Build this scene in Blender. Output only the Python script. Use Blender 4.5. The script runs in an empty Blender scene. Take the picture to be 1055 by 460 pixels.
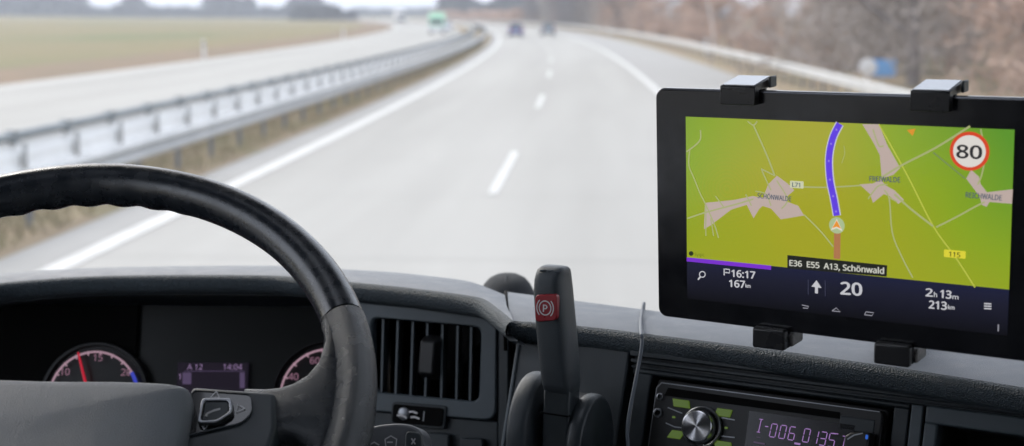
import bpy, bmesh, math, random
import numpy as np
from mathutils import Vector, Matrix

PI = math.pi
R_ = math.radians
sc = bpy.context.scene
C = sc.collection

# ------------------------------------------------------------------ camera
F = 1470.0                                   # focal length in pixels of the 1055 px wide photograph
TH = R_(8.36); PSI = math.atan(100.5/F*math.cos(TH)); EYE = Vector((0, 0, 2.45))
fwd = Vector((-math.sin(PSI)*math.cos(TH), math.cos(PSI)*math.cos(TH), -math.sin(TH)))
rgt = Vector((math.cos(PSI), math.sin(PSI), 0)); upv = rgt.cross(fwd)
cd = bpy.data.cameras.new('camera'); cam = bpy.data.objects.new('camera', cd); C.objects.link(cam)
cam.matrix_world = Matrix.Translation(EYE) @ Matrix((rgt, upv, -fwd)).transposed().to_4x4()
cd.sensor_width = 36; cd.lens = 36*F/1055
cd.clip_start = 0.05; cd.clip_end = 9000
cd.dof.use_dof = True; cd.dof.focus_distance = 1.02; cd.dof.aperture_fstop = 7.8
sc.camera = cam

# ------------------------------------------------------------------ world, sun, exposure
w = bpy.data.worlds.new('World'); sc.world = w; w.use_nodes = True
nt = w.node_tree; nt.nodes.clear()
SUN_EL, SUN_AZ = R_(38), R_(-44)             # to the left of the truck behind thin cloud
sky = nt.nodes.new('ShaderNodeTexSky'); sky.sky_type = 'NISHITA'; sky.sun_disc = False
sky.sun_elevation = SUN_EL; sky.sun_rotation = SUN_AZ; sky.dust_density = 4; sky.ozone_density = 1
grey = nt.nodes.new('ShaderNodeMix'); grey.data_type = 'RGBA'; grey.inputs[0].default_value = 0.62
grey.inputs[7].default_value = (8.3, 8.7, 9.6, 1)    # the even white of a high cloud layer
bgn = nt.nodes.new('ShaderNodeBackground'); bgn.inputs[1].default_value = 0.13
wo = nt.nodes.new('ShaderNodeOutputWorld')
nt.links.new(sky.outputs[0], grey.inputs[6]); nt.links.new(grey.outputs[2], bgn.inputs[0]); nt.links.new(bgn.outputs[0], wo.inputs[0])
sd = bpy.data.lights.new('sun', 'SUN'); sd.energy = 1.4; sd.angle = R_(22); sd.color = (1, .965, .91)
sun = bpy.data.objects.new('sun', sd); C.objects.link(sun)
sdir = Vector((math.sin(SUN_AZ)*math.cos(SUN_EL), math.cos(SUN_AZ)*math.cos(SUN_EL), math.sin(SUN_EL)))
sun.rotation_euler = sdir.to_track_quat('Z', 'Y').to_euler()
sc.view_settings.view_transform = 'Standard'; sc.view_settings.look = 'None'
sc.view_settings.exposure = 0.88; sc.view_settings.gamma = 1
EXPO = 2**sc.view_settings.exposure
sc.render.engine = 'CYCLES'
sc.cycles.use_denoising = True; sc.cycles.max_bounces = 8; sc.cycles.diffuse_bounces = 4
sc.cycles.transparent_max_bounces = 24; sc.cycles.sample_clamp_indirect = 6; sc.cycles.volume_bounces = 0
sc.cycles.caustics_reflective = False; sc.cycles.caustics_refractive = False

# ------------------------------------------------------------------ measuring helpers
def ray(x, y): return fwd + rgt*((x-527.5)/F) + upv*((230-y)/F)
def at(x, y, depth): return EYE + ray(x, y)*depth
def at_z(x, y, z): r = ray(x, y); return EYE + r*((z-EYE.z)/r.z)
class Frame:
    """a tilted plane in the cab: local x to the right, y into the panel, z up the panel"""
    def __init__(s, o, yaw, tilt, roll=0):
        s.o = Vector(o); s.R = (Matrix.Rotation(R_(yaw), 3, 'Z') @ Matrix.Rotation(R_(tilt), 3, 'X') @ Matrix.Rotation(R_(roll), 3, 'Y'))
        s.M = Matrix.Translation(s.o) @ s.R.to_4x4(); s.n = s.R.col[1].copy()
    def l(s, x, y, off=0.0):
        r = ray(x, y); t = ((s.o + s.n*off - EYE) @ s.n)/(r @ s.n) if False else (s.o + s.n*off - EYE).dot(s.n)/r.dot(s.n)
        p = s.R.transposed() @ (EYE + r*t - s.o); return p.x, p.z

# ------------------------------------------------------------------ materials
def newmat(name):
    m = bpy.data.materials.new(name); m.use_nodes = True
    return m, m.node_tree, m.node_tree.nodes['Principled BSDF']
def lin(c):  # sRGB 0-255 -> linear
    return tuple(((v/255)/12.92 if v/255 <= .04045 else ((v/255+.055)/1.055)**2.4) for v in c)+(1,)
def mat(name, col, rough=.5, metal=0, spec=.5, noise=0, nscale=30, bump=0, bscale=900, bdist=.001, voronoi=False, coat=0, sheen=0):
    m, t, b = newmat(name)
    b.inputs['Base Color'].default_value = tuple(col)+(1,) if len(col) == 3 else col
    b.inputs['Roughness'].default_value = rough; b.inputs['Metallic'].default_value = metal
    b.inputs['Specular IOR Level'].default_value = spec; b.inputs['Coat Weight'].default_value = coat
    b.inputs['Sheen Weight'].default_value = sheen
    N = t.nodes; L = t.links
    if noise or bump:
        tc = N.new('ShaderNodeTexCoord')
    if noise:
        n = N.new('ShaderNodeTexNoise'); n.inputs['Scale'].default_value = nscale; n.inputs['Detail'].default_value = 6
        L.new(tc.outputs['Object'], n.inputs['Vector'])
        r = N.new('ShaderNodeMapRange'); r.inputs[1].default_value = .3; r.inputs[2].default_value = .7
        r.inputs[3].default_value = 1-noise; r.inputs[4].default_value = 1+noise
        L.new(n.outputs[0], r.inputs[0])
        x = N.new('ShaderNodeVectorMath'); x.operation = 'SCALE'; x.inputs[0].default_value = tuple(col)[:3]
        L.new(r.outputs[0], x.inputs['Scale']); L.new(x.outputs[0], b.inputs['Base Color'])
        rr = N.new('ShaderNodeMapRange'); rr.inputs[1].default_value = .3; rr.inputs[2].default_value = .7
        rr.inputs[3].default_value = max(0, rough-.08); rr.inputs[4].default_value = min(1, rough+.08)
        L.new(n.outputs[0], rr.inputs[0]); L.new(rr.outputs[0], b.inputs['Roughness'])
    if bump:
        if voronoi:
            v = N.new('ShaderNodeTexVoronoi'); v.feature = 'F1'; v.inputs['Scale'].default_value = bscale
        else:
            v = N.new('ShaderNodeTexNoise'); v.inputs['Scale'].default_value = bscale; v.inputs['Detail'].default_value = 3
        L.new(tc.outputs['Object'], v.inputs['Vector'])
        bp = N.new('ShaderNodeBump'); bp.inputs['Strength'].default_value = bump; bp.inputs['Distance'].default_value = bdist
        L.new(v.outputs[0], bp.inputs['Height']); L.new(bp.outputs[0], b.inputs['Normal'])
    return m
def emit(name, col255, k=1.0):
    """something that glows by itself: a screen or a backlit mark, its colour given as seen"""
    m, t, b = newmat(name)
    c = lin(col255)
    b.inputs['Base Color'].default_value = (.01, .01, .01, 1); b.inputs['Roughness'].default_value = .25
    b.inputs['Specular IOR Level'].default_value = .3
    b.inputs['Emission Color'].default_value = c; b.inputs['Emission Strength'].default_value = k/EXPO
    return m
M = {}
M['dash'] = mat('dash_plastic', (.130, .148, .180), .42, noise=.10, nscale=60, bump=.6, bscale=1300, bdist=.0006, voronoi=True)
M['leather'] = mat('dash_leather', (.044, .062, .076), .52, noise=.2, nscale=260, bump=1.0, bscale=800, bdist=.0016, voronoi=True)
M['fascia'] = mat('fascia_plastic', (.085, .105, .12), .45, noise=.06, nscale=40, bump=.25, bscale=1800, bdist=.0004)
M['darkplastic'] = mat('dark_plastic', (.028, .036, .042), .42, noise=.12, nscale=50, bump=.25, bscale=1500, bdist=.0004)
M['black'] = mat('black_plastic', (.010, .010, .011), .38)
M['void'] = mat('dark_recess', (.004, .004, .004), .8, spec=.1)
M['rubber'] = mat('black_rubber', (.014, .014, .015), .6, bump=.3, bscale=900, bdist=.0004)
M['wheel_smooth'] = mat('wheel_leather_smooth', (.014, .018, .024), .27, spec=.9, noise=.04, nscale=90, bump=.22, bscale=1500, bdist=.0004)
M['wheel_grain'] = mat('wheel_leather_grained', (.018, .023, .029), .29, spec=.7, noise=.06, nscale=70, bump=.55, bscale=2100, bdist=.0008, voronoi=True)
M['pad'] = mat('pad_leather', (.16, .175, .19), .42, noise=.10, nscale=40, bump=.8, bscale=1700, bdist=.0007, voronoi=True)
M['gloss_black'] = mat('gloss_black', (.006, .006, .007), .12, coat=.5)
M['chrome'] = mat('brushed_metal', (.62, .63, .65), .28, metal=1)
M['chrome_dull'] = mat('dull_metal', (.30, .31, .33), .4, metal=1)
M['tablet'] = mat('tablet_glass', (.009, .009, .011), .16, spec=.6, noise=.3, nscale=35)
M['tablet_edge'] = mat('tablet_edge', (.16, .165, .18), .22, metal=.7)
M['clamp'] = mat('clamp_plastic', (.016, .016, .018), .33, noise=.1, nscale=60, bump=.2, bscale=1500, bdist=.0003)
M['clamp_side'] = mat('clamp_scuffed', (.16, .15, .14), .5, noise=.5, nscale=300)
M['cable'] = mat('cable_rubber', (.15, .17, .20), .5)
M['fabric'] = mat('dark_fabric', (.05, .055, .062), .9, noise=.15, nscale=200, bump=.6, bscale=1500, bdist=.0008)
M['fabric_seam'] = mat('fabric_seam', (.10, .11, .12), .9)
M['lever'] = mat('lever_plastic', (.046, .056, .065), .42, noise=.08, nscale=60, bump=.4, bscale=1500, bdist=.0005, voronoi=True)
M['red'] = mat('red_label', (.36, .018, .028), .35, noise=.1, nscale=200)
M['white'] = mat('white_print', (.75, .72, .72), .5)
M['headliner'] = mat('headliner', (.27, .295, .33), .9)
M['cabpaint'] = mat('cab_lining', (.22, .235, .26), .7)

# ------------------------------------------------------------------ mesh building
class MB:
    def __init__(s): s.v = []; s.f = []; s.mi = []; s.mats = []; s.m = 0
    def use(s, m):
        if m not in s.mats: s.mats.append(m)
        s.m = s.mats.index(m); return s
    def add(s, vs, fs):
        b = len(s.v); s.v += [tuple(v) for v in vs]
        for f in fs: s.f.append(tuple(b+i for i in f)); s.mi.append(s.m)
        return s
    def box(s, a, b, top=None):
        (x0, y0, z0), (x1, y1, z1) = a, b
        vs = [(x0,y0,z0),(x1,y0,z0),(x1,y1,z0),(x0,y1,z0),(x0,y0,z1),(x1,y0,z1),(x1,y1,z1),(x0,y1,z1)]
        return s.add(vs, [(0,3,2,1),(4,5,6,7),(0,1,5,4),(1,2,6,5),(2,3,7,6),(3,0,4,7)])
    def prism(s, pts, y0, y1, sc0=1.0):
        """outline in x,z extruded along y from y0 (front, scaled about its centre by sc0) to y1"""
        n = len(pts); cx = sum(p[0] for p in pts)/n; cz = sum(p[1] for p in pts)/n
        vs = [(cx+(p[0]-cx)*sc0, y0, cz+(p[1]-cz)*sc0) for p in pts] + [(p[0], y1, p[1]) for p in pts]
        fs = [tuple(range(n)), tuple(range(2*n-1, n-1, -1))] + [(i, n+i, n+(i+1)%n, (i+1)%n) for i in range(n)]
        return s.add(vs, fs)
    def tube(s, pts, r, n=10, closed=False, cap=True):
        pts = [Vector(p) for p in pts]; k = len(pts); rs = r if isinstance(r, (list, tuple)) else [r]*k
        vs = []; ref = None
        for i, p in enumerate(pts):
            if closed: t = pts[(i+1) % k]-pts[i-1]
            else: t = pts[min(i+1, k-1)]-pts[max(i-1, 0)]
            t.normalize()
            if ref is None: ref = t.orthogonal().normalized()
            ref = (ref - t*ref.dot(t)).normalized(); b = t.cross(ref)
            for j in range(n):
                a = 2*PI*j/n; vs.append(p + (ref*math.cos(a)+b*math.sin(a))*rs[i])
        fs = []
        for i in range(k if closed else k-1):
            for j in range(n):
                a, b2 = i*n+j, i*n+(j+1) % n; c, d = ((i+1) % k)*n+(j+1) % n, ((i+1) % k)*n+j
                fs.append((a, b2, c, d))
        if cap and not closed: fs += [tuple(range(n-1, -1, -1)), tuple(range((k-1)*n, k*n))]
        return s.add(vs, fs)
    def loft(s, rows, closed=False, capends=False):
        n = len(rows[0]); vs = [p for r in rows for p in r]; fs = []
        for i in range(len(rows)-1):
            for j in range(n if closed else n-1):
                fs.append((i*n+j, i*n+(j+1) % n, (i+1)*n+(j+1) % n, (i+1)*n+j))
        if capends: fs += [tuple(range(n-1, -1, -1)), tuple(range((len(rows)-1)*n, len(rows)*n))]
        return s.add(vs, fs)
    def revolve(s, prof, n=32, axis='y', org=(0, 0, 0)):
        """profile (radius, height) revolved about local y"""
        rows = []
        for r, h in prof: rows.append([(org[0]+r*math.cos(2*PI*j/n), org[1]+h, org[2]+r*math.sin(2*PI*j/n)) for j in range(n)])
        return s.loft(rows, closed=True, capends=True)
    def build(s, name, m=None, parent=None, bevel=0, seg=2, matrix=None, angle=38, subsurf=0, recalc=True, flat=False):
        me = bpy.data.meshes.new(name); me.from_pydata(s.v, [], s.f)
        if m is not None and not s.mats: me.materials.append(m)
        for q in s.mats: me.materials.append(q)
        if s.mats: me.polygons.foreach_set('material_index', s.mi)
        if recalc and len(s.f) < 60000:
            bm = bmesh.new(); bm.from_mesh(me); bmesh.ops.recalc_face_normals(bm, faces=bm.faces)
            for e in bm.edges:
                e.smooth = not (len(e.link_faces) == 2 and e.calc_face_angle(0) > R_(angle))
            for f in bm.faces: f.smooth = not flat
            bm.to_mesh(me); bm.free()
        me.update()
        o = bpy.data.objects.new(name, me); C.objects.link(o)
        if parent is not None: o.parent = parent
        if matrix is not None: o.matrix_world = matrix if parent is None else o.matrix_world
        if matrix is not None and parent is not None:
            o.matrix_basis = parent.matrix_world.inverted() @ matrix
        if bevel:
            b = o.modifiers.new('bevel', 'BEVEL'); b.width = bevel; b.segments = seg; b.limit_method = 'ANGLE'; b.angle_limit = R_(35)
            b.harden_normals = False
            for p in me.polygons: p.use_smooth = True
        if subsurf:
            q = o.modifiers.new('sub', 'SUBSURF'); q.levels = subsurf; q.render_levels = subsurf
        return o
def tag(o, label=None, cat=None, group=None, kind=None):
    if label: o['label'] = label
    if cat: o['category'] = cat
    if group: o['group'] = group
    if kind: o['kind'] = kind
    return o
def thing(name, label, cat, matrix=None, group=None):
    o = bpy.data.objects.new(name, None); C.objects.link(o); o.empty_display_size = .05
    if matrix is not None: o.matrix_world = matrix
    bpy.context.view_layer.update()
    return tag(o, label, cat, group)
def copy_tree(o, parent=None):
    c = o.copy(); C.objects.link(c)
    if parent is not None: c.parent = parent; c.matrix_parent_inverse = o.matrix_parent_inverse.copy()
    for ch in list(o.children): copy_tree(ch, c)
    return c
try: SANS = bpy.data.fonts.load(bpy.utils.system_resource('DATAFILES', path='fonts')+'/NotoSansHebrew-Regular.woff2')   # a sans face that ships with Blender
except Exception: SANS = None
def text_mesh(s, size, shear=0, bold=0, align='CENTER'):
    cu = bpy.data.curves.new('t', 'FONT'); cu.body = s; cu.size = 1; cu.shear = shear
    cu.align_x = align; cu.align_y = 'CENTER'; cu.resolution_u = 3
    if SANS: cu.font = SANS
    ob = bpy.data.objects.new('t', cu); C.objects.link(ob)
    dg = bpy.context.evaluated_depsgraph_get(); me = bpy.data.meshes.new_from_object(ob.evaluated_get(dg))
    bpy.data.objects.remove(ob)
    for v in me.vertices: v.co *= size*1.08
    return me
def text(name, s, size, m, parent, x, z, y, rot=0, width=None, shear=0, bold=0, align='CENTER', th=0):
    """flat lettering on a panel's local x,z plane at local y (towards the viewer is negative)"""
    me = text_mesh(s, size, shear, bold, align); xs = [v.co.x for v in me.vertices]
    k = 1 if not width or not xs else width/(max(xs)-min(xs))
    ca, sa = math.cos(R_(rot)), math.sin(R_(rot))
    for v in me.vertices:
        a, b = v.co.x*k, v.co.y; v.co = (x+a*ca-b*sa, y, z+a*sa+b*ca)
    if bold:                                  # heavier strokes: the same letters laid again a hair to each side
        V = [v.co.copy() for v in me.vertices]; P_ = [tuple(p.vertices) for p in me.polygons]; vs = []; fs = []
        for i, (dx, dz) in enumerate(((0, 0), (-bold, 0), (bold, 0), (0, bold*.6), (0, -bold*.6))):
            b = len(vs); vs += [(v.x+dx, v.y-.000012*i, v.z+dz) for v in V]; fs += [tuple(b+q for q in p) for p in P_]
        me = bpy.data.meshes.new(name); me.from_pydata(vs, [], fs)
    me.materials.clear(); me.materials.append(m); me.name = name
    o = bpy.data.objects.new(name, me); C.objects.link(o); o.parent = parent; return o
def rrect(x0, z0, x1, z1, r, n=5):
    out = []
    for cx, cz, a0 in ((x1-r, z1-r, 0), (x0+r, z1-r, 90), (x0+r, z0+r, 180), (x1-r, z0+r, 270)):
        for i in range(n+1): a = R_(a0+90*i/n); out.append((cx+r*math.cos(a), cz+r*math.sin(a)))
    return out
def smooth_path(pts, k=6):
    out = []; n = len(pts); P_ = [np.array(p, float) for p in pts]
    for i in range(n-1):
        p0, p1, p2, p3 = P_[max(i-1, 0)], P_[i], P_[i+1], P_[min(i+2, n-1)]
        for j in range(k):
            t = j/k; out.append(tuple(.5*((2*p1)+(-p0+p2)*t+(2*p0-5*p1+4*p2-p3)*t*t+(-p0+3*p1-3*p2+p3)*t**3)))
    out.append(tuple(P_[-1])); return out
def ribbon(mb, pts, wd, y):
    """flat strip along x,z points at local y"""
    P_ = [Vector((p[0], p[1])) for p in pts]; rows = []
    for i, p in enumerate(P_):
        t = P_[min(i+1, len(P_)-1)]-P_[max(i-1, 0)]; t.normalize(); nn = Vector((-t.y, t.x))*(wd/2)
        rows.append([(p.x+nn.x, y, p.y+nn.y), (p.x-nn.x, y, p.y-nn.y)])
    mb.loft(rows)

# ================================================================== OUTSIDE
RC = 1800.0
def arc(s, L, z=0.0):
    """a point s metres along the motorway, L metres right of the truck's eye line; the road bends left"""
    a = s/RC; return Vector((-RC+(RC+L)*math.cos(a), (RC+L)*math.sin(a), z))
def rnd_mat(name, c1, c2, scale, rough=.9, c3=None, stretch=None, bump=0):
    m, t, b = newmat(name); N = t.nodes; L = t.links
    tc = N.new('ShaderNodeTexCoord'); mp = N.new('ShaderNodeMapping'); L.new(tc.outputs['Object'], mp.inputs[0])
    if stretch: mp.inputs['Scale'].default_value = stretch
    n = N.new('ShaderNodeTexNoise'); n.inputs['Scale'].default_value = scale; n.inputs['Detail'].default_value = 8; n.inputs['Roughness'].default_value = .6
    L.new(mp.outputs[0], n.inputs['Vector'])
    r = N.new('ShaderNodeValToRGB'); e = r.color_ramp.elements
    e[0].position = .35; e[0].color = c1+(1,); e[1].position = .65; e[1].color = c2+(1,)
    if c3: q = e.new(.5); q.color = c3+(1,)
    L.new(n.outputs[0], r.inputs[0]); L.new(r.outputs[0], b.inputs['Base Color'])
    b.inputs['Roughness'].default_value = rough; b.inputs['Specular IOR Level'].default_value = .2
    if bump:
        bp = N.new('ShaderNodeBump'); bp.inputs['Strength'].default_value = bump; bp.inputs['Distance'].default_value = .05
        L.new(n.outputs[0], bp.inputs['Height']); L.new(bp.outputs[0], b.inputs['Normal'])
    return m
M['field'] = rnd_mat('field_grass', (.150, .122, .036), (.098, .11, .030), .045, c3=(.155, .125, .050), stretch=(1, .25, 1))
M['verge'] = rnd_mat('dry_verge', (.21, .155, .09), (.17, .155, .07), .35, c3=(.24, .18, .11))
M['verge_brown'] = rnd_mat('brown_verge', (.19, .12, .07), (.12, .09, .05), .3)
M['road'] = rnd_mat('concrete_road', (.283, .276, .259), (.343, .335, .316), .5, .85, stretch=(1, .06, 1))
M['shoulder'] = rnd_mat('asphalt_strip', (.275, .27, .26), (.31, .305, .295), .4, .9)
M['paint'] = rnd_mat('road_paint', (.47, .465, .455), (.57, .565, .55), 2.0, .6)
M['galv'] = rnd_mat('galvanised_steel', (.38, .39, .395), (.48, .485, .485), 1.2, .45)
M['galv_pale_sunlit'] = rnd_mat('galvanised_steel_pale_sunlit', (.80, .80, .79), (.90, .90, .89), 1.5, .5)  # near-white tone stands in for sunlight on the far rail's beam
M['galv_dark'] = rnd_mat('weathered_steel', (.085, .10, .115), (.14, .155, .17), 2, .6)
M['galv_right'] = rnd_mat('galvanised_steel_dull', (.42, .42, .415), (.52, .52, .51), 1.5, .5)
M['bark'] = rnd_mat('bark', (.13, .105, .095), (.21, .175, .16), 3, .95)
M['twigs'] = rnd_mat('bare_twigs', (.29, .245, .215), (.43, .37, .33), .35, .95)
M['twigs_grey'] = rnd_mat('grey_twigs', (.15, .14, .15), (.26, .24, .25), .3, .95)
M['twigs_red'] = rnd_mat('red_twigs', (.42, .28, .21), (.54, .40, .32), .4, .95)
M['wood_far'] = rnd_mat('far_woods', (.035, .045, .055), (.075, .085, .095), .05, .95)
M['needles'] = rnd_mat('pine_needles', (.035, .05, .045), (.06, .075, .06), .3, .95)

# ground: one sheet to the horizon, rising gently to the left beyond the motorway
def ground_z(x, y):
    d = math.hypot(x, y); z = -.03
    u = (-x-60)/500.0
    if u > 0: z += 7.0*min(1, u)**1.2
    return z
mb = MB(); xs = sorted(set([-3600,-2600,-1900,-1400,-1000,-800]+list(range(-700, 401, 20))+[500,700,1000,1500,2200,3000])); ys = sorted(set(list(range(-60, 900, 30))+[1000,1200,1500,1900,2400,3000,3800,5000]))
vs = [(x, y, ground_z(x+y*y/(2*RC), y)-.03) for y in ys for x in xs]; n = len(xs)
mb.add(vs, [(j*n+i, j*n+i+1, (j+1)*n+i+1, (j+1)*n+i) for j in range(len(ys)-1) for i in range(n-1)])
tag(mb.build('ground', M['field']), kind='structure')
def strip(name, L0, L1, z, m, s0=-25, s1=1000, step=6, build=True, mb=None):
    mb2 = mb or MB(); rows = []; s = s0
    while s < s1+.01:
        rows.append([arc(s, L0, z), arc(s, L1, z)]); s += step
    mb2.loft(rows)
    return tag(mb2.build(name, m), kind='structure') if build else mb2
strip('verge_far_side', -26, -19.6, 0.0, M['verge_brown'])
strip('opposite_carriageway', -20.2, -9.6, .012, M['road'])
strip('median_verge', -9.6, -6.0, .0, M['verge'])
strip('carriageway', -6.0, 5.9, .012, M['road'])
strip('verge_near_side', 5.9, 14, .0, M['verge'])
strip('hard_shoulder', 2.3, 5.9, .016, M['shoulder'])
strip('median_edge_strip', -6.0, -5.4, .016, M['shoulder'])
mb = MB()
for L0, L1 in ((-5.36, -5.12), (2.0, 2.22), (-19.5, -19.3)): strip('', L0, L1, .022, None, s1=700, build=False, mb=mb)
for k in range(-2, 40):                      # 6 m dashes, 18 m apart
    s0 = 19.2+18*k
    mb.loft([[arc(s0+q, -1.53, .022), arc(s0+q, -1.40, .022)] for q in (0, 3, 6)])
tag(mb.build('lane_markings', M['paint']), kind='structure')
mb = MB()                                    # transverse joints of the concrete slabs
M['joint'] = mat('slab_joint', (.25, .25, .24), .9)
for k in range(0, 60):
    s0 = 4+5*k; mb.loft([[arc(s0, -5.1, .0165), arc(s0+.014, -5.1, .0165)], [arc(s0, 2.0, .0165), arc(s0+.014, 2.0, .0165)]])
tag(mb.build('slab_joints', M['joint']), kind='structure')

# guard rails -------------------------------------------------------
WPROF0 = [(0, .0), (.025, .02), (.075, .05), (.078, .09), (.03, .13), (.0, .155), (.03, .18), (.078, .22), (.075, .26), (.025, .29), (0, .31)]
def beam_mesh(L, side, z0, s0, s1, step=4.0, k=1.0, flat=False):
    WPROF = [(o*.25-.16*(1-h/.31), h) for o, h in WPROF0] if flat else WPROF0  # flat: profile leaned towards the sky so the beam looks brighter
    mb = MB(); rows = []; s = s0
    while s < s1+.01:
        rows.append([arc(s, L+side*o, z0+h*k) for o, h in WPROF] + [arc(s, L+side*(o-.006), z0+h*k) for o, h in reversed(WPROF)]); s += step
    mb.loft(rows, closed=True, capends=True); return mb
def rail(name, label, L, side, z0, s0, s1, pstep, beam_m, post_m, first, k=1.0, pw=.03, flat=False):
    t = thing(name, label, 'guard rail', Matrix.Translation(arc(first, L, 0)), 'guard rails along the motorway')
    kk = k; b = beam_mesh(L, side, z0, s0, s1, k=kk, flat=flat).build('beam', beam_m); b.parent = t; b.matrix_parent_inverse = t.matrix_world.inverted()
    pm = MB(); pm.box((-.03, -pw, -.1), (.03, pw, z0+.30*kk)); pm.box((-.03 if side < 0 else .03, -.035, z0+.06), (.03+.04 if side > 0 else -.03-.04, .035, z0+.24))
    base = None; rest = MB(); k = 0; s = first
    while s < s1:
        p = arc(s, L-side*(.20 if flat else .06), 0); rot = Matrix.Rotation(s/RC, 4, 'Z')
        if k < 95:
            if base is None:
                base = pm.build('post', post_m, bevel=.004); o = base
            else:
                o = base.copy(); C.objects.link(o)
            o.parent = t; o.matrix_parent_inverse = t.matrix_world.inverted(); o.matrix_basis = Matrix.Translation(p) @ rot
        else:
            mm = Matrix.Translation(p) @ rot; q = MB(); q.box((-.03, -.05, -.1), (.03, .05, z0+.30))
            rest.add([mm @ Vector(v) for v in q.v], q.f)
        s += pstep; k += 1
    if rest.v:
        o = rest.build('distant_posts', post_m); o.parent = t; o.matrix_parent_inverse = t.matrix_world.inverted(); o['kind'] = 'stuff'
    return t
rail('guard_rail', 'grey steel guard rail on posts along the near edge of the grassy median', -6.55, 1, .37, -6, 520, 2.0, M['galv'], M['galv_dark'], 4.0, pw=.045)
t = rail('guard_rail', 'steel guard rail coloured pale as if sunlit, with dark cap tube on the far side of the median', -8.0, -1, .33, -6, 520, 2.0, M['galv_pale_sunlit'], M['galv'], 4.9, k=1.3, pw=.02, flat=True)
M['galv_blue'] = rnd_mat('zinc_blue_grey', (.17, .20, .22), (.25, .28, .30), 2, .5)
mb = MB(); mb.tube([arc(s, -7.97, .80) for s in range(-6, 521, 4)], .065, 8)
for s in range(0, 90):                       # spreaders that carry the tube
    p = arc(4.9+2*s, -7.97, 0); mb.box((p.x-.07, p.y-.07, .70), (p.x+.07, p.y+.07, .88))
o = mb.build('cap_tube', M['galv_blue']); o.parent = t; o.matrix_parent_inverse = t.matrix_world.inverted()
rail('guard_rail', 'grey steel guard rail beyond the hard shoulder, in front of the trees', 7.0, -1, .42, 10, 520, 2.0, M['galv_right'], M['galv_dark'], 12.0)

# delineator posts
def delineator(label, s, L, dark=True):
    t = thing('delineator_post', label, 'delineator post', Matrix.Translation(arc(s, L, 0)), 'roadside delineator posts')
    mb = MB(); mb.prism([(-.075, 0), (.075, 0), (.075, .93), (-.02, 1.02), (-.075, .98)], -.06, .06)
    mb.build('body', M['postwhite'], t, bevel=.012, matrix=t.matrix_world)
    mb = MB(); mb.prism([(-.078, .72), (.078, .72), (.078, .86), (-.078, .80)], -.064, .064)
    mb.build('black_band', M['rubber'], t, matrix=t.matrix_world)
    mb = MB(); mb.prism([(-.025, .76), (.025, .76), (.025, .84), (-.025, .84)], -.068, -.06)
    mb.build('reflector', M['white'], t, matrix=t.matrix_world)
    return t
M['postwhite'] = mat('white_post', (.74, .74, .74), .5)
delineator('white delineator post standing alone at the near edge of the field', 78, -20.4)
delineator('small white delineator post farther along the field edge', 142, -20.6)
delineator('white delineator post standing behind the guard rail below the trees', 84, 7.6)
delineator('distant white delineator post behind the guard rail near the bend', 165, 7.6)

# blue roadside board with a white disc post
t = thing('road_sign', 'small blue rectangular board on a low post behind the guard rail', 'road sign', Matrix.Translation(arc(48, 9.7, 0)))
M['signblue'] = mat('sign_blue', (.06, .26, .66), .4); M['signgreen'] = mat('pale_green_paint', (.48, .80, .60), .4)
mb = MB(); mb.prism(rrect(-.42, .38, .42, .95, .05), -.012, .012); mb.build('board', M['signblue'], t, matrix=t.matrix_world)
mb = MB(); mb.prism(rrect(-.39, .41, .39, .92, .04), -.0145, -.0125)
o = mb.build('board_face', mat('sign_face_blue', (.12, .38, .78), .4), t, matrix=t.matrix_world)
mb = MB(); mb.tube([(0, .05, -.1), (0, .05, .9)], .03, 10); mb.build('post', M['galv'], t, matrix=t.matrix_world)
t = thing('marker_post', 'white round headed marker post just left of the blue board', 'marker post', Matrix.Translation(arc(47.4, 9.08, 0)))
mb = MB(); mb.revolve([(.27, -.02), (.29, -.01), (.29, .01), (.27, .02)], 28, org=(0, 0, .70)); mb.build('disc', M['postwhite'], t, matrix=t.matrix_world)
mb = MB(); mb.tube([(0, .05, -.1), (0, .05, .7)], .05, 10); mb.build('post', M['postwhite'], t, matrix=t.matrix_world)

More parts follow.
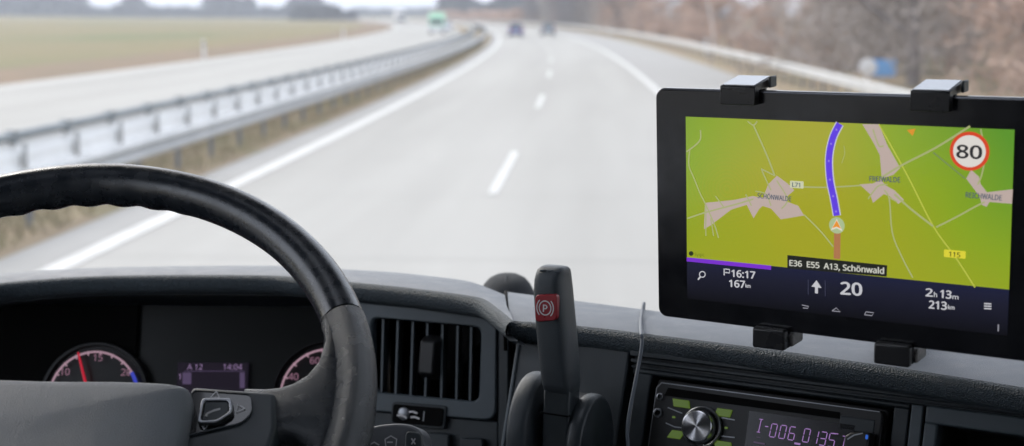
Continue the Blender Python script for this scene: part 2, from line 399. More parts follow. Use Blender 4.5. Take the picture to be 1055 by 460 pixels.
# vehicles ----------------------------------------------------------
M['glass_dark'] = mat('car_glass', (.03, .04, .05), .08, coat=.5)
M['tyre'] = mat('tyre_rubber', (.02, .02, .02), .8)
M['redlamp'] = mat('red_lamp_glass', (.35, .01, .01), .2)
M['lampglass'] = mat('clear_lamp_glass', (.6, .6, .62), .15)
def car(name, label, paint, s, L, face=1, h=1.45, wd=1.75, ln=4.3):
    mtx = Matrix.Translation(arc(s, L, .012)) @ Matrix.Rotation(s/RC + (PI if face < 0 else 0), 4, 'Z')
    t = thing(name, label, 'car', mtx)
    # y: rear (-) to front (+)
    sec = [(-.5, .38, .62, .78), (-.49, .30, .80, .90), (-.42, .22, .92, .97), (-.25, .2, .97, 1), (.1, .2, .96, 1), (.25, .2, .92, 1), (.40, .22, .80, .98), (.485, .30, .66, .90), (.5, .38, .58, .78)]
    rows = []
    for y, zb, zt, kx in sec:
        hw = wd/2*kx
        rows.append([(-hw*.9, y*ln, zb), (-hw, y*ln, zb+.12), (-hw, y*ln, zt-.12), (-hw*.93, y*ln, zt), (hw*.93, y*ln, zt), (hw, y*ln, zt-.12), (hw, y*ln, zb+.12), (hw*.9, y*ln, zb)])
    mb = MB(); mb.loft(rows, closed=True, capends=True); mb.build('body', paint, t, bevel=.03, matrix=mtx)
    rows = []
    for y, z, k in ((-.46, .90, .90), (-.36, h-.06, .74), (-.20, h, .72), (.02, h-.01, .72), (.12, h-.08, .74), (.27, .93, .88)):
        hw = wd/2*k
        rows.append([(-wd/2*.90, y*ln, .90), (-hw, y*ln, z), (hw, y*ln, z), (wd/2*.90, y*ln, .90)])
    mb = MB(); mb.loft(rows, closed=True, capends=True); g = mb.build('cabin_glass', M['glass_dark'], t, bevel=.03, matrix=mtx)
    mb = MB(); mb.box((-wd/2*.70, -.34*ln, h-.035), (wd/2*.70, .06*ln, h+.012)); mb.build('roof', paint, t, bevel=.02, matrix=mtx)
    for y in (-.31, .31):
        for x in (-1, 1):
            mb = MB(); mb.tube([(x*(wd/2-.2), y*ln, .32), (x*(wd/2+.005), y*ln, .32)], .32, 20); wl = mb.build('wheel', M['tyre'], t, bevel=.03, matrix=mtx)
    for x in (-1, 1):
        mb = MB(); mb.box((x*wd*.30, -.507*ln, .62), (x*wd*.46, -.47*ln, .86)); mb.build('tail_light', M['redlamp'], t, bevel=.02, matrix=mtx)
        mb = MB(); mb.box((x*wd*.28, .47*ln, .56), (x*wd*.45, .505*ln, .72)); mb.build('headlight', M['lampglass'], t, bevel=.02, matrix=mtx)
        mb = MB(); mb.box((x*wd*.5, .14*ln, .92), (x*(wd*.5+.18), .16*ln, 1.04)); mb.build('wing_mirror', paint, t, bevel=.02, matrix=mtx)
    mb = MB(); mb.box((-.26, -.512*ln, .50), (.26, -.50*ln, .61)); mb.build('number_plate', M['white'], t, matrix=mtx)
    mb = MB(); mb.box((-wd*.42, -.515*ln, .27), (wd*.42, -.48*ln, .45)); mb.build('rear_bumper', M['rubber'], t, bevel=.02, matrix=mtx)
    return t
car('car', 'dark blue car ahead in the left lane', mat('blue_paint', (.05, .09, .36), .3, coat=.6), 150, -3.5, h=1.45, wd=1.55)
car('car', 'slate grey car ahead in the right lane', mat('slate_paint', (.22, .30, .36), .3, coat=.6), 160, .25, h=1.4, wd=1.55)
car('car', 'pale silver car coming the other way near the bend of the median', mat('silver_paint', (.55, .58, .64), .3, coat=.6), 196, -11.6, face=-1)
def truck(label, s, L, top, low, h=3.6, wd=2.4, ln=9.0, k=1):
    mtx = Matrix.Translation(arc(s, L, .012)) @ Matrix.Rotation(s/RC+PI, 4, 'Z')
    t = thing('truck', label, 'truck', mtx)
    mb = MB(); mb.prism([(-wd/2, .9), (wd/2, .9), (wd/2, h*.82), (-wd/2, h*.82)], ln-2.0, ln); mb.build('cab', top, t, bevel=.12, matrix=mtx)
    mb = MB(); mb.box((-wd/2, 0, .9), (wd/2, ln-2.25, h)); mb.build('cargo_box', top, t, bevel=.05, matrix=mtx)
    mb = MB(); mb.box((-wd/2+.15, ln-.01, h*.82*.56), (wd/2-.15, ln+.02, h*.82*.88)); mb.build('windscreen', M['glass_dark'], t, bevel=.02, matrix=mtx)
    mb = MB(); mb.box((-wd/2, ln-.5, .35), (wd/2, ln+.08, .92)); mb.build('bumper', low, t, bevel=.05, matrix=mtx)
    for y in (1.4, 2.7, ln-1.2):
        for x in (-1, 1):
            mb = MB(); mb.tube([(x*(wd/2-.35), y, .48), (x*(wd/2-.02), y, .48)], .48, 18); mb.build('wheel', M['tyre'], t, bevel=.03, matrix=mtx)
    for x in (-1, 1):
        mb = MB(); mb.box((x*.65, ln+.07, .52), (x*1.0, ln+.10, .72)); mb.build('headlight', M['lampglass'], t, matrix=mtx)
truck('white box truck far away on the opposite carriageway', 392, -14.5, M['postwhite'], M['rubber'])
truck('pale green truck coming the other way on the opposite carriageway', 178, -12.4, M['signgreen'], M['postwhite'], h=2.5, wd=1.9, ln=6)

# trees -------------------------------------------------------------
def make_tree(seed, h, spread, twig_m, ntw=2600, wood=None, tw=.03, low=.12):
    rng = random.Random(seed)
    tr = MB(); ends = []
    def branch(p, d, ln, r, depth):
        k = 3; pts = [p]; rs = [r]; q = p.copy()
        for i in range(k):
            d = (d+Vector((rng.gauss(0, .13), rng.gauss(0, .13), rng.gauss(.03, .06)))).normalized(); q = q+d*(ln/k); pts.append(q.copy()); rs.append(r*(1-.55*(i+1)/k))
        tr.tube(pts, rs, 6 if depth < 2 else 4, cap=False)
        if depth >= 3: ends.append((pts[-1], d, ln)); ends.append((pts[-2], d, ln)); return
        for i in range(4 if depth == 0 else 3):
            a = rng.uniform(0, 2*PI); up = rng.uniform(.35, .9)
            nd = (d*up + Vector((math.cos(a), math.sin(a), .25))*spread).normalized()
            j = rng.choice((1, 2, 3)); branch(pts[j].copy(), nd, ln*rng.uniform(.55, .75), rs[j]*.7, depth+1)
    for q in range(rng.choice((1, 1, 2))):
        branch(Vector((rng.uniform(-.3, .3), rng.uniform(-.3, .3), -.1)), Vector((rng.gauss(0, .08), rng.gauss(0, .08), 1)).normalized(), h*.45, h*.02+.03, 0)
    cr = MB(); vs = []; fs = []
    for i in range(ntw):
        p, d, ln = ends[rng.randrange(len(ends))]
        p = p+Vector((rng.gauss(0, 1), rng.gauss(0, 1), rng.gauss(0, .9)))*h*.045
        if rng.random() < low: p.z *= rng.uniform(.05, .6)
        dd = (d*.5+Vector((rng.gauss(0, 1), rng.gauss(0, 1), rng.gauss(.4, .8)))).normalized()*rng.uniform(.25, .75)*h/9
        s = dd.cross(Vector((rng.gauss(0, 1), rng.gauss(0, 1), rng.gauss(0, 1)))).normalized()*tw*rng.uniform(.6, 1.5)*h/9
        b = len(vs); vs += [p-s, p+s, p+dd]; fs.append((b, b+1, b+2))
        side = (dd*.5+s*10).normalized()*dd.length*.5; m2 = p+dd*.45
        vs += [m2-s*.6, m2+s*.6, m2+side]; fs.append((b+3, b+4, b+5))
    cr.add(vs, fs)
    return tr, cr
protos = []
for i, (seed, h, sp, tm, nt_, tw) in enumerate([(3, 11, .75, 'twigs', 3600, .035), (8, 9, .85, 'twigs_red', 3400, .035), (15, 12, .6, 'twigs_grey', 3800, .035), (21, 10, .8, 'twigs', 3400, .04), (33, 6, 1.0, 'twigs_red', 3400, .03)]):
    tr, cr = make_tree(seed, h, sp, M[tm], nt_, tw=tw, low=.3)
    protos.append((tr, cr, M[tm]))
meshes = []
rt = random.Random(5)
def place_tree(i, s, L, sc_, rz, label, group, z=None):
    P = arc(s, L, -.05 if z is None else z)
    t = thing('bare_tree', label, 'tree', None, group)
    tr, cr, tm = protos[i]
    if len(meshes) <= i or meshes[i] is None:
        while len(meshes) <= i: meshes.append(None)
        a = tr.build('trunk', M['bark'], t); b = cr.build('crown', tm, t, recalc=False); meshes[i] = (a.data, b.data)
    else:
        for nm, me in (('trunk', meshes[i][0]), ('crown', meshes[i][1])):
            o = bpy.data.objects.new(nm, me); C.objects.link(o); o.parent = t
    t.location = P; t.rotation_euler = (0, 0, rz); t.scale = (sc_, sc_, sc_); return t
G = 'bare trees behind the right guard rail'
s = 34.0
while s < 330:
    for row in range(3 if s < 140 else 2):
        if 84 < s < 190 and rt.random() < .78: continue
        L = 12.5+row*5.0+rt.uniform(-1.8, 1.8)
        i = rt.choice((0, 1, 3, 0, 1, 4)) if s < 110 else rt.choice((0, 2, 2, 3, 1))
        place_tree(i, s+rt.uniform(-2, 2), L, rt.uniform(.8, 1.15), rt.uniform(0, 6.28), 'bare brown tree in the dense row behind the right guard rail' , G)
    s += 4.2+s*.028
G2 = 'bare bushes on the bank behind the right guard rail'
for k in range(34):
    s = 30+k*4.0
    if 34 < s < 62: continue
    o = place_tree(4 if k % 3 else 1, s+rt.uniform(-1.5, 1.5), 10.3+rt.uniform(-.6, 2), rt.uniform(.38, .6), rt.uniform(0, 6.28), 'low reddish bare bush at the foot of the roadside trees', G2)
    o.name = 'bare_bush'; o['category'] = 'bush'
# distant woods: one mass nobody could count
def wood(name, m, spots, tw, label, per=330):
    rng = random.Random(len(spots)); vs = []; fs = []
    for (p, h, w_) in spots:
        for i in range(per):
            a = rng.uniform(0, 2*PI); rr = w_*math.sqrt(rng.random()); zz = h*(rng.random()**.8); rr *= (1-.75*(zz/h)**2)
            q = Vector((p.x+rr*math.cos(a), p.y+rr*math.sin(a), p.z+zz)); d = Vector((rng.gauss(0, 1), rng.gauss(0, 1), rng.gauss(.6, .8))).normalized()*rng.uniform(.8, 2.2)
            s = d.cross(Vector((rng.gauss(0, 1), rng.gauss(0, 1), rng.gauss(0, 1)))).normalized()*tw*rng.uniform(.5, 1.5)
            b = len(vs); vs += [q-s, q+s, q+d]; fs.append((b, b+1, b+2))
    mb = MB(); mb.add(vs, fs); o = mb.build(name, m, recalc=False); tag(o, label, 'woodland', kind='stuff'); return o
rw = random.Random(9); sp = []
def gpt(x, y): return Vector((x, y, ground_z(x+y*y/(2*RC), y)-.3))
def dirpt(px, dist): # point on the ground in the direction of an image column
    r = ray(px, 14); k = dist/r.y; return gpt(r.x*k, dist)
for k in range(330):
    px = rw.uniform(-120, 330); gap = (88 < px < 128) or (150 < px < 215) or (262 < px < 300)
    d = rw.uniform(760, 900) if rw.random() < .6 else rw.uniform(900, 1000); sp.append((dirpt(px, d), (rw.uniform(3.5, 6.5) if gap else rw.uniform(9, 14)), rw.uniform(4, 8)))
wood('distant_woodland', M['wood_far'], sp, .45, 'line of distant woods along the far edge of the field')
sp = []
for k in range(46):
    px = rw.uniform(296, 366); d = rw.uniform(520, 560); sp.append((dirpt(px, d), rw.uniform(3.0, 5.6)*(1 if px < 350 else .6), rw.uniform(2, 3.6)))
wood('distant_thicket', M['wood_far'], sp, .3, 'low thicket at the far corner of the field beside the opposite carriageway')
sp = []
for k in range(240):
    px = rw.uniform(455, 640); d = rw.uniform(560, 760)
    h = 7.5+3*math.sin(px*.11)+rw.uniform(-1.5, 2.5)
    if 458 < px < 478: h = 14
    sp.append((dirpt(px, d), max(4.5, h), rw.uniform(3, 6)))
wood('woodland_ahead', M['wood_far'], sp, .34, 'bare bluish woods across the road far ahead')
sp = []
for k in range(120):
    px = rw.uniform(360, 470); d = rw.uniform(1100, 1300); sp.append((dirpt(px, d), rw.uniform(4, 7), rw.uniform(5, 9)))
wood('horizon_woodland', M['wood_far'], sp, .6, 'faint low woods on the horizon above the opposite carriageway')
# reddish brush on the inside of the bend ahead
sp = []
for k in range(70):
    s = rw.uniform(330, 520); sp.append((arc(s, rw.uniform(9, 14), -.1), rw.uniform(1.5, 3.2), rw.uniform(1.5, 3)))
wood('roadside_brush', M['twigs_red'], sp, .16, 'reddish dry brush beside the road at the bend', per=110)
# dry grass tufts on the median
rg = random.Random(4); vs = []; fs = []
for k in range(26000):
    s = 5+110*rg.random()**1.5; L = rg.uniform(-9.3, -6.25); p = arc(s, L, 0)
    for j in range(2):
        a = rg.uniform(0, 6.28); hh = rg.uniform(.05, .20); dx, dy = math.cos(a)*.012, math.sin(a)*.012; lx, ly = rg.gauss(0, .06), rg.gauss(0, .06)
        b = len(vs); vs += [(p.x-dx, p.y-dy, 0), (p.x+dx, p.y+dy, 0), (p.x+lx, p.y+ly, hh)]; fs.append((b, b+1, b+2))
mb = MB(); mb.add(vs, fs); tag(mb.build('median_grass', rnd_mat('dry_grass', (.30, .225, .13), (.22, .20, .09), .5), recalc=False), 'dry tan grass on the median between the guard rails', 'grass', kind='stuff')

# leaning pale sapling by the delineator
t = thing('slim_pole', 'thin pale pole leaning above the delineator behind the right guard rail', 'pole', Matrix.Translation(arc(83, 7.9, 0)))
mb = MB(); mb.tube([(0, 0, -.1), (-.02, 0, 1.4), (-.42, 0, 3.4), (-.55, 0, 4.2)], [.035, .03, .022, .018], 8); mb.build('shaft', M['galv_pale_sunlit'], t, matrix=t.matrix_world)

# haze -------------------------------------------------------------
m = bpy.data.materials.new('haze_air'); m.use_nodes = True; N = m.node_tree.nodes; N.clear()
pv = N.new('ShaderNodeVolumePrincipled'); pv.inputs['Color'].default_value = (.80, .86, .97, 1); pv.inputs['Density'].default_value = .0005; pv.inputs['Anisotropy'].default_value = .2
oo = N.new('ShaderNodeOutputMaterial'); m.node_tree.links.new(pv.outputs[0], oo.inputs['Volume'])
mb = MB(); mb.box((-3700, -80, -4), (3100, 5100, 26)); hz = mb.build('haze', m, recalc=False); tag(hz, kind='stuff')

# ================================================================== THE CAB
FL, RL = -1.0, 1.55                          # inside faces of the doors
cab = thing('truck_cab', 'cab around the dashboard with its large windscreen', 'truck cab', Matrix.Translation((.28, 0, 1.1)))
def cabpart(mb, name, m, bevel=0): return mb.build(name, m, cab, bevel=bevel, matrix=Matrix.Identity(4))
mb = MB(); hx0_, hx1_, hy0_, hy1_ = -.55, .10, .48, .98                # unseen roof opening, added so overhead skylight reaches the wheel
for a_, b_ in (((FL-.1, hy1_), (RL+.1, 1.72)), ((FL-.1, -1.2), (RL+.1, hy0_)), ((FL-.1, hy0_), (hx0_, hy1_)), ((hx1_, hy0_), (RL+.1, hy1_))): mb.box((a_[0], a_[1], 3.16), (b_[0], b_[1], 3.24)); cabpart(mb, 'roof', M['headliner'])
mb = MB(); mb.box((FL-.1, -1.28, 1.0), (RL+.1, -1.2, 3.24)); cabpart(mb, 'rear_wall', M['headliner'])
mb = MB(); mb.box((FL-.1, -1.2, 1.0), (RL+.1, 2.1, 1.08)); cabpart(mb, 'floor_panel', M['cabpaint'])
for x0, x1 in ((FL-.1, FL), (RL, RL+.1)):
    mb = MB(); mb.box((x0, -1.2, 1.08), (x1, 2.1, 2.02)); mb.box((x0, -1.2, 2.02), (x1, -.30, 3.16)); mb.box((x0, -.30, 2.88), (x1, 1.68, 3.16))
    cabpart(mb, 'door', M['cabpaint'])
    mb = MB(); xx = (x0+x1)/2; mb.tube([(xx, 2.04, 1.95), (xx, 1.62, 3.2)], .055, 10); cabpart(mb, 'windscreen_pillar', M['cabpaint'])
# windscreen: slightly bowed laminated glass, a little dusty
m, t_, b_ = newmat('windscreen_glass'); N = t_.nodes; Lk = t_.links; N.remove(b_)
tr_ = N.new('ShaderNodeBsdfTransparent'); tr_.inputs[0].default_value = (.95, .965, .965, 1)
gl = N.new('ShaderNodeBsdfGlossy'); gl.inputs['Roughness'].default_value = .02
df = N.new('ShaderNodeBsdfTranslucent'); df.inputs[0].default_value = (.8, .8, .8, 1)
fr = N.new('ShaderNodeFresnel'); fr.inputs[0].default_value = 1.35
m1 = N.new('ShaderNodeMixShader'); Lk.new(fr.outputs[0], m1.inputs[0]); Lk.new(tr_.outputs[0], m1.inputs[1]); Lk.new(gl.outputs[0], m1.inputs[2])
tcn = N.new('ShaderNodeTexCoord'); vo = N.new('ShaderNodeTexVoronoi'); vo.inputs['Scale'].default_value = 9; Lk.new(tcn.outputs['Object'], vo.inputs['Vector'])
mr = N.new('ShaderNodeMapRange'); mr.inputs[1].default_value = .03; mr.inputs[2].default_value = .085; mr.inputs[3].default_value = .10; mr.inputs[4].default_value = .045
Lk.new(vo.outputs['Distance'], mr.inputs[0])
m2 = N.new('ShaderNodeMixShader'); Lk.new(mr.outputs[0], m2.inputs[0]); Lk.new(m1.outputs[0], m2.inputs[1]); Lk.new(df.outputs[0], m2.inputs[2])
Lk.new(m2.outputs[0], N['Material Output'].inputs['Surface'])
mb = MB(); rows = []
for i in range(13):
    u = i/12; x = FL+(RL-FL)*u; bow = .10*(1-(2*u-1)**2)
    rows.append([(x, 2.02+bow, 1.93), (x, 1.83+bow, 2.50), (x, 1.62+bow, 3.18)])
mb.loft(rows); cabpart(mb, 'windscreen', m)
mb = MB(); mb.box((FL-.1, 1.64, 3.16), (RL+.1, 1.84, 3.12)); cabpart(mb, 'windscreen_header', M['cabpaint'])

# ------------------------------------------------------------------ dashboard
dash = thing('dashboard', 'dark grey grained dashboard curving round the driver and sloping away to the right', 'dashboard', Matrix.Translation((.1, 1.3, 1.2)))
I4 = Matrix.Identity(4)
ZH, ZC = 2.203, 2.197
lipL = [(-.98, 1.10, ZH)] + [tuple(at_z(x, y, ZH)) for x, y in ((-60, 299), (0, 292.5), (88, 286), (180, 284.3), (270, 284.6), (310, 287), (365, 292), (414, 297), (455, 302), (480, 305.5), (495, 309), (508, 318), (524, 331))]
farL = [(-.98, 1.16, ZH)] + [tuple(at_z(x, y, ZH-.003)) for x, y in ((-60, 289), (0, 282), (88, 276.5), (180, 274.5), (270, 274), (310, 275), (359, 278), (408, 281), (450, 285.5), (474, 288.5), (488, 291.5), (503, 297), (520, 304))]
lipL = smooth_path(lipL, 4); farL = smooth_path(farL, 4)
def hood(lip, far, drop, fronty):
    rows = []
    for i, (a, b) in enumerate(zip(lip, far)):
        a = Vector(a); b = Vector(b); t = (Vector(lip[min(i+1, len(lip)-1)])-Vector(lip[max(i-1, 0)])); t.z = 0; t.normalize()
        n = Vector((-t.y, t.x, 0))             # away from the driver
        u = (b-a); L_ = u.length
        def q(off, dz): return a + n*off + Vector((0, 0, dz))
        rows.append([(b.x, 2.08, 1.93), (b.x, b.y+.22, 2.07), (b.x, b.y+.075, 2.165), tuple(b+Vector((0, .02, -.006))), tuple(b), tuple(a+(b-a)*.5+Vector((0, 0, .0015))), tuple(q(.004, 0)), tuple(q(.0005, -.0012)),
                     tuple(q(-.0018, -.004)), tuple(q(-.003, -drop*.5)), tuple(q(-.0018, -drop+.003)), tuple(q(.001, -drop)), tuple(q(.008, -drop-.0006)), tuple(q(.0085, -drop-.0035)), tuple(q(.014, -drop-.0045)), tuple(q(.016, -drop-.0055)), (b.x, b.y+.045, 2.160)])
    return rows
def hood_obj(name, rows, parent, lx):
    mb = MB(); n = len(rows[0])
    mb.use(M['dash']); vs = [p for r in rows for p in r]; b = 0; fsA = []; fsB = []; fsC = []
    for i in range(len(rows)-1):
        for j in range(n-1):
            f = (i*n+j, i*n+j+1, (i+1)*n+j+1, (i+1)*n+j); (fsA if j < 6 else fsB if j < 11 else fsC).append(f)
    mb.add(vs, fsA)
    mb.use(M['leather']); fsB.append(tuple(range(3, 12)))
    mb.use(M['leather']); [(mb.f.append(f), mb.mi.append(mb.m)) for f in fsB]
    mb.use(M['darkplastic']); [(mb.f.append(f), mb.mi.append(mb.m)) for f in fsC]
    return mb.build(name, None, parent, matrix=I4, angle=60)
hood_obj('binnacle_hood', hood(lipL, farL, .0165, 0), dash, 0)
lipC = [tuple(at_z(x, y, ZC)) for x, y in ((524.5, 331.5), (600, 337.5), (683, 347.5), (779, 359.5), (860, 371), (942, 383), (1055, 401), (1130, 414))] + [(.45, .868, ZC), (.70, .775, ZC), (1.05, .735, ZC), (1.53, .735, ZC)]
farC = [tuple(at_z(x, y, ZC-.002)) for x, y in ((523, 301), (600, 311), (670, 320), (745, 330), (815, 334), (885, 338), (985, 346), (1060, 352))] + [(.50, 1.19, ZC-.002), (.74, 1.15, ZC-.002), (1.07, 1.13, ZC-.002), (1.53, 1.13, ZC-.002)]
lipC = smooth_path(lipC, 4); farC = smooth_path(farC, 4)
hood_obj('console_top_pad', hood(lipC, farC, .0170, 0), dash, 0)
mb = MB(); rows = []
for p in [q for q in lipC if q[0] > .345]: rows.append([(p[0]-.004, p[1]+.012, 2.176), (p[0]-.002, p[1]+.006, 1.98), (p[0]+.06, p[1]+.10, 1.60), (p[0]+.06, p[1]+.16, 1.60), (p[0]+.02, p[1]+.10, 2.176)])
mb.loft(rows, closed=True, capends=True); mb.build('passenger_fascia', M['darkplastic'], dash, matrix=I4)
mb = MB(); mb.box((-.155, 1.300, 1.15), (-.02, 1.306, 2.165)); mb.box((-.026, 1.17, 1.15), (-.02, 1.30, 2.165)); mb.build('corner_backing', M['black'], dash, matrix=I4)
# seam groove between the two pads
mb = MB(); a, b = Vector(lipC[0]), Vector(farC[0])
mb.tube([b+Vector((-.002, .05, -.01)), b+Vector((-.002, 0, .0)), a+Vector((-.002, .004, .0)), a+Vector((-.003, -.004, -.008)), a+Vector((-.003, -.002, -.024))], .0016, 6); mb.build('seam', M['void'], dash, matrix=I4)

con = Frame((.1198, 1.0576, 2.1374), -25, -18.7)
def cl(x, y, off=0): return con.l(x, y, off)
# console fascia: horizontal ribs under the pad, a surround for the radio, a shelf opening on the right
x_l = cl(526, 400)[0]; x_r = .36
def cline(pts): return [cl(x, y) for x, y in pts]
radL, radR = cl(659, 400)[0], cl(928, 440)[0]
mb = MB()
top = .0525
mb.prism([(x_l, top), (cl(643, 400)[0], top), (cl(643, 400)[0], -.16), (x_l, -.16)], 0, .02)       # flat panel left of the radio
mb.build('console_panel', M['darkplastic'], dash, bevel=.0015, matrix=con.M)
mb = MB(); e0 = cl(530, 400)[0]; mb.prism([(x_l, .045), (x_l+.003, .045), (x_l+.003, -.15), (x_l, -.15)], -.002, .004)
mb.build('edge_trim', M['fascia'], dash, bevel=.0008, matrix=con.M)
mb = MB(); x0, x1 = cl(646, 400)[0], cl(924, 440)[0]     # ribs
zt = .050
for (za, zb, ya) in ((.0475, .0435, -.004), (.0415, .0385, -.001), (.0365, .0345, .002)):
    mb.prism([(x0, za), (x_r, za), (x_r, zb), (x0, zb)], ya, .02)
mb.prism([(x0, .052), (x_r, .052), (x_r, .030), (x0, .030)], .006, .02)
mb.build('trim_ribs', M['darkplastic'], dash, bevel=.0007, matrix=con.M)
# radio bay frame
fx0, fx1 = cl(648, 440)[0], cl(935, 445)[0]
hx0, hx1, hz1, hz0 = cl(667, 420)[0], cl(922, 440)[0]-.002, .0315, -.034
mb = MB()
mb.prism([(fx0, .0338), (fx1, .0338), (fx1, hz1-.001), (fx0, hz1-.001)], -.001, .02)
mb.prism([(fx0, hz1-.001), (hx0, hz1-.001), (hx0, -.16), (fx0, -.16)], -.001, .02)
mb.prism([(hx1, hz1-.001), (fx1, hz1-.001), (fx1, -.16), (hx1, -.16)], -.001, .02)
mb.prism([(hx0, hz0), (hx1, hz0), (hx1, -.16), (hx0, -.16)], -.001, .02)
mb.build('radio_bay_frame', M['darkplastic'], dash, bevel=.0012, matrix=con.M)
mb = MB(); mb.prism([(hx0-.002, .034), (hx1+.002, .034), (hx1+.002, -.036), (hx0-.002, -.036)], .024, .03); mb.build('bay_back', M['void'], dash, matrix=con.M)
# storage opening to the right
sx0 = cl(945, 440)[0]; gx = cl(951, 440)[0]; ox0 = cl(966, 445)[0]
mb = MB()
mb.prism([(fx1+.0012, .0338), (gx-.0008, .0338), (gx-.0008, -.16), (fx1+.0012, -.16)], -.002, .02)
mb.build('divider_strip', M['fascia'], dash, bevel=.001, matrix=con.M)
mb = MB()
mb.prism([(gx+.001, .0345), (x_r, .0345), (x_r, .022), (gx+.001, .022)], -.002, .02)
mb.prism([(gx+.001, .0222), (ox0, .0222), (ox0, -.16), (gx+.001, -.16)], -.002, .02)
mb.build('shelf_frame', M['fascia'], dash, bevel=.0015, matrix=con.M)
mb = MB(); mb.prism([(ox0-.001, .024), (x_r, .024), (x_r, -.16), (ox0-.001, -.16)], .12, .125)
mb.prism([(ox0-.004, .024), (ox0-.001, .024), (ox0-.001, -.16), (ox0-.004, -.16)], .02, .12); mb.prism([(ox0-.001, .024), (x_r, .024), (x_r, .027), (ox0-.001, .027)], .02, .12)
mb.build('shelf_recess', M['black'], dash, matrix=con.M)

# binnacle: vent fascia right of the steering wheel ----------------
vent_o = at_z(430, 299.5, ZH) + Vector((0, .012, -.02))
ven = Frame(vent_o, -18, -12)
def vl(x, y, off=0): return ven.l(x, y, off)
# rounded opening traced as a quadrilateral with rounded corners in panel space
def quad_round(pts, r, n=4):
    out = []
    for i in range(len(pts)):
        p0, p1, p2 = Vector(pts[i-1]), Vector(pts[i]), Vector(pts[(i+1) % len(pts)])
        a = (p0-p1).normalized(); b = (p2-p1).normalized(); A = p1+a*r; B = p1+b*r
        for k in range(n+1):
            t = k/n; q = A*(1-t)**2+p1*2*t*(1-t)+B*t*t; out.append((q.x, q.y))
    return out
def ring(mb, outer, inner, y0, y1):
    """flat annulus between two outlines with the same count, thickened"""
    n = len(outer); vs = [(p[0], y0, p[1]) for p in outer]+[(p[0], y0, p[1]) for p in inner]+[(p[0], y1, p[1]) for p in inner]+[(p[0], y1, p[1]) for p in outer]
    fs = []
    for i in range(n):
        j = (i+1) % n; fs += [(i, j, n+j, n+i), (n+i, n+j, 2*n+j, 2*n+i), (2*n+i, 2*n+j, 3*n+j, 3*n+i), (3*n+i, 3*n+j, j, i)]
    mb.add(vs, fs)
vo_ = quad_round([vl(*p) for p in ((383, 327), (495.5, 337), (493, 414.5), (383, 404))], .008)
out_ = quad_round([vl(*p) for p in ((340, 309), (512, 325), (511, 434), (340, 420))], .012)
mb = MB(); ring(mb, out_, vo_, 0, .012); mb.build('vent_surround', M['fascia'], dash, bevel=.002, matrix=ven.M)
lo = [vl(*p) for p in ((340, 420.5), (511, 434.5), (512, 520), (340, 520))]
mb = MB(); mb.prism([vl(*p) for p in ((511.6, 326), (524, 336), (523, 520), (511.6, 520))], .002, .014)
mb.build('corner_panel', M['darkplastic'], dash, bevel=.002, matrix=ven.M)
thw = quad_round([vl(*p) for p in ((405, 416), (458.5, 420.5), (455.5, 440.5), (403.5, 436))], .0035)
thw_o = quad_round([vl(*p) for p in ((340, 420.6), (511, 434.6), (511, 520), (340, 520))], .0035)
mb = MB(); mb.prism([vl(*p) for p in ((340, 421), (511, 435), (511, 520), (340, 520))], .004, .014)
mb.build('switch_panel', M['darkplastic'], dash, bevel=.001, matrix=ven.M)
mb = MB(); mb.prism([vl(*p) for p in ((338, 405), (526, 418), (526, 520), (338, 520))], .0165, .02); mb.prism([vl(*p) for p in ((496, 322), (526, 334), (526, 424), (496, 420))], .0165, .02); mb.build('fascia_backing', M['black'], dash, matrix=ven.M)
mb = MB(); mb.prism(quad_round([vl(*p, -.003) for p in ((403, 414), (460, 418.5), (457.5, 443), (401.5, 438))], .004), -.002, .006); mb.build('thumbwheel_frame', M['darkplastic'], dash, bevel=.001, matrix=ven.M)
mb = MB(); mb.prism(quad_round([vl(*p, -.003) for p in ((405.5, 416.5), (457, 421), (455, 440), (404, 435.5))], .003), -.0035, .0); tw_ = mb.build('thumbwheel_window', M['void'], dash, matrix=ven.M)
mb = MB(); cx, cz = vl(416, 426.5, -.004); mb.revolve([(.0045, -.0055), (.006, -.0045), (.006, .0)], 20, org=(cx, 0, cz)); mb.build('thumbwheel', M['chrome_dull'], dash, bevel=.0006, matrix=ven.M)
mb = MB()
for (a, b) in (((422, 424.5), (431, 426)), ((424, 430), (433, 431.5)), ((410, 428), (420, 430.5))):
    ribbon(mb, [vl(*a, -.004), vl((a[0]+b[0])/2, (a[1]+b[1])/2-1, -.004), vl(*b, -.004)], .0016, -.0062)
mb.build('lamp_symbol', M['white'], dash, matrix=ven.M)
mb = MB(); ribbon(mb, [vl(438, 424, -.004), vl(437, 434, -.004)], .0008, -.0062); mb.build('wheel_mark', M['chrome_dull'], dash, matrix=ven.M)
for (x0, y0, x1, y1) in ((441, 446, 463, 478), (474, 451, 498, 480)):
    mb = MB(); mb.prism(quad_round([vl(x0, y0, -.003), vl(x1, y0+1.5, -.003), vl(x1, y1, -.003), vl(x0, y1, -.003)], .003), -.0045, .004); mb.build('switch', M['darkplastic'], dash, bevel=.0015, matrix=ven.M)
mb = MB(); pa = [vl(*p) for p in ((375, 322), (500, 330), (500, 425), (375, 415))]; mb.prism(pa, .055, .058)
xs_ = [p[0] for p in pa]; zs_ = [p[1] for p in pa]
mb.box((min(xs_), .013, min(zs_)), (min(xs_)+.002, .055, max(zs_))); mb.box((max(xs_)-.002, .013, min(zs_)), (max(xs_), .055, max(zs_))); mb.box((min(xs_), .013, max(zs_)-.002), (max(xs_), .055, max(zs_)))
mb.build('vent_duct', M['void'], dash, matrix=ven.M)
vent = None
